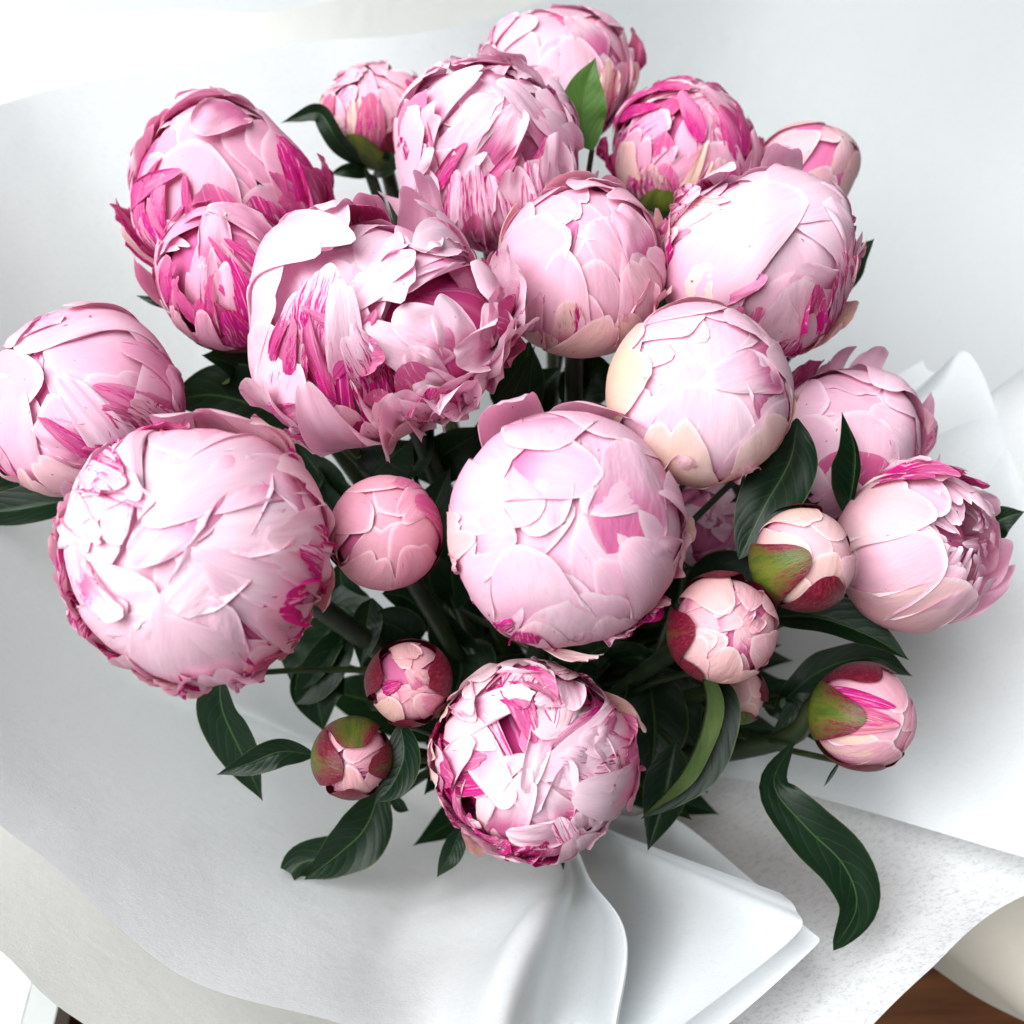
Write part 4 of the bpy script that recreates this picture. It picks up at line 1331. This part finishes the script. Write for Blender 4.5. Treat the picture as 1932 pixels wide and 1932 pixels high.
leaf(F23, [(1498, 1398, .462), (1460, 1480, .455), (1520, 1560, .45), (1590, 1630, .448), (1616, 1710, .446), (1572, 1794, .445)], 108, roll=12, fold=.2, seed=15, wmax=.55)
leaf(F23, [(1585, 1435, .45), (1568, 1462, .45), (1554, 1485, .45)], 9, seed=16)
leaf(F21, [(720, 1480, .475), (690, 1560, .468), (640, 1610, .464), (574, 1660, .46)], 112, roll=14, fold=.25, seed=17, wmax=.45)
leaf(F21, [(700, 1540, .50), (650, 1610, .49), (565, 1630, .485), (526, 1690, .48)], 84, roll=-24, fold=.3, seed=18)
leaf(F21, [(755, 1362, .415), (762, 1425, .41), (740, 1480, .41), (706, 1516, .41)], 84, roll=-18, fold=.3, seed=19)
leaf(F21, [(596, 1425, .455), (530, 1418, .45), (470, 1440, .45), (408, 1462, .45)], 62, roll=10, fold=.3, seed=20)
leaf(F14, [(415, 1270, .46), (420, 1340, .47), (460, 1430, .475), (496, 1512, .48)], 104, roll=-15, fold=.3, seed=21)
leaf(F14, [(660, 1180, .52), (625, 1240, .51), (585, 1300, .51), (556, 1330, .51)], 84, roll=0, seed=22)
leaf(F20, [(700, 1130, .50), (690, 1190, .49), (680, 1260, .49)], 60, roll=10, seed=23)
leaf(F22, [(870, 1560, .475), (850, 1610, .47), (824, 1656, .47)], 48, roll=14, seed=24)
leaf(F20, [(640, 1250, .52), (600, 1300, .515), (610, 1380, .515)], 110, roll=0, seed=25)
leaf(F3, [(520, 390, .49), (500, 365, .475), (482, 338, .467)], 20, seed=26)
leaf(F4, [(330, 580, .50), (295, 570, .495), (256, 557, .495)], 18, seed=27)
leaf(F21, [(740, 1500, .50), (755, 1520, .50), (772, 1530, .50)], 26, seed=28)
# dark filler foliage in the heart of the bunch, mostly added to darken its gaps
for i, (fl, c, w) in enumerate((
        (F15, [(900, 830, .52), (950, 780, .50), (1010, 650, .49)], 70), (F15, [(1060, 760, .53), (1090, 700, .51), (1075, 650, .50)], 60),
        (F16, [(760, 900, .52), (800, 850, .50), (820, 800, .49)], 70), (F16, [(700, 880, .53), (690, 840, .51), (650, 810, .50)], 60),
        (F15, [(860, 1150, .53), (850, 1060, .51), (840, 960, .50)], 90), (F15, [(900, 1260, .55), (860, 1200, .52), (820, 1130, .50)], 110),
        (F15, [(1250, 1250, .55), (1310, 1200, .52), (1340, 1080, .51)], 110), (F18, [(1290, 1120, .53), (1380, 1090, .51), (1430, 1150, .50)], 110),
        (F22, [(1180, 1300, .54), (1260, 1330, .52), (1320, 1420, .51)], 130), (F22, [(1150, 1250, .54), (1200, 1240, .51), (1260, 1260, .50)], 100),
        (F20, [(700, 1340, .54), (730, 1200, .52), (700, 1130, .50)], 90), (F22, [(860, 1330, .54), (840, 1420, .52), (800, 1500, .50)], 100),
        (F4, [(460, 740, .52), (440, 690, .50), (380, 670, .49)], 80), (F6, [(1230, 420, .56), (1240, 390, .54), (1180, 360, .53)], 70),
        (F9, [(1230, 760, .52), (1240, 420, .52), (1250, 380, .52)], 80), (F12, [(1300, 900, .50), (1270, 860, .49), (1240, 890, .48)], 90),
        (F24, [(1470, 1310, .50), (1500, 1330, .49), (1450, 1400, .49)], 60), (F14, [(600, 1130, .52), (660, 1160, .51), (650, 1230, .50)], 100),
        (F16, [(820, 1180, .53), (770, 1130, .515), (720, 1120, .505)], 130), (F16, [(840, 1100, .52), (810, 1000, .50), (850, 880, .49)], 110),
        (F16, [(640, 1000, .53), (610, 930, .515), (590, 860, .50)], 120), (F16, [(780, 900, .53), (850, 850, .505), (930, 800, .49)], 110),
        (F15, [(960, 850, .54), (1000, 760, .52), (1060, 690, .515)], 120), (F10, [(560, 960, .53), (580, 880, .515), (540, 830, .505)], 110),
        (F13, [(1500, 960, .53), (1460, 900, .51), (1430, 860, .50)], 110), (F20, [(790, 1210, .52), (740, 1180, .50), (690, 1170, .495)], 100),
        (F10, [(640, 960, .52), (600, 890, .505), (560, 840, .495)], 130), (F10, [(700, 900, .53), (740, 860, .51), (780, 830, .50)], 120),
        (F9, [(960, 800, .53), (985, 720, .51), (1000, 640, .50)], 110), (F9, [(1100, 760, .53), (1120, 700, .515), (1110, 660, .505)], 110),
        (F14, [(640, 1160, .53), (590, 1240, .515), (560, 1310, .51)], 130), (F16, [(690, 1180, .54), (650, 1120, .52), (640, 1060, .51)], 120),
        (F22, [(850, 1200, .54), (870, 1260, .52), (850, 1330, .51)], 130), (F13, [(1330, 900, .54), (1370, 930, .52), (1400, 980, .51)], 120),
        (F12, [(1340, 1050, .54), (1400, 980, .52), (1420, 900, .50)], 110), (F15, [(1060, 1300, .56), (1120, 1230, .53), (1180, 1220, .52)], 120))):
    leaf(fl, c, w, roll=(-25, 10, 30)[i % 3], seed=60 + i)
rngf = np.random.default_rng(77)
hub = (F15, F16, F19, F22, F18, F20, F12, F10, F14, F9, F13, F26)
for i in range(34):  # random extra leaves, added as a dark mass where the gaps are in shade
    a = rngf.uniform(0, 2 * math.pi)
    r0, r1 = rngf.uniform(.02, .05), rngf.uniform(.07, .135)
    z0, z1 = BZ + rngf.uniform(.02, .07), BZ + rngf.uniform(.09, .17)
    da = rngf.normal(0, .25)
    q = []
    for t in (0, .4, .75, 1):
        w = Vector((BX + (r0 + (r1 - r0) * t) * math.cos(a + da * t), BY + 0.02 + (r0 + (r1 - r0) * t) * math.sin(a + da * t), z0 + (z1 - z0) * (t - .35 * t * t)))
        d = -(w - CAM).dot(CB)
        q.append(((w - CAM).dot(CR) / (SP * d) * 1932 + 966, 966 - (w - CAM).dot(CU) / (SP * d) * 1932, d))
    leaf(hub[i % len(hub)], q, rngf.uniform(80, 130), roll=rngf.uniform(-35, 35), fold=.25, seed=200 + i)
print('meshes', len(bpy.data.meshes))
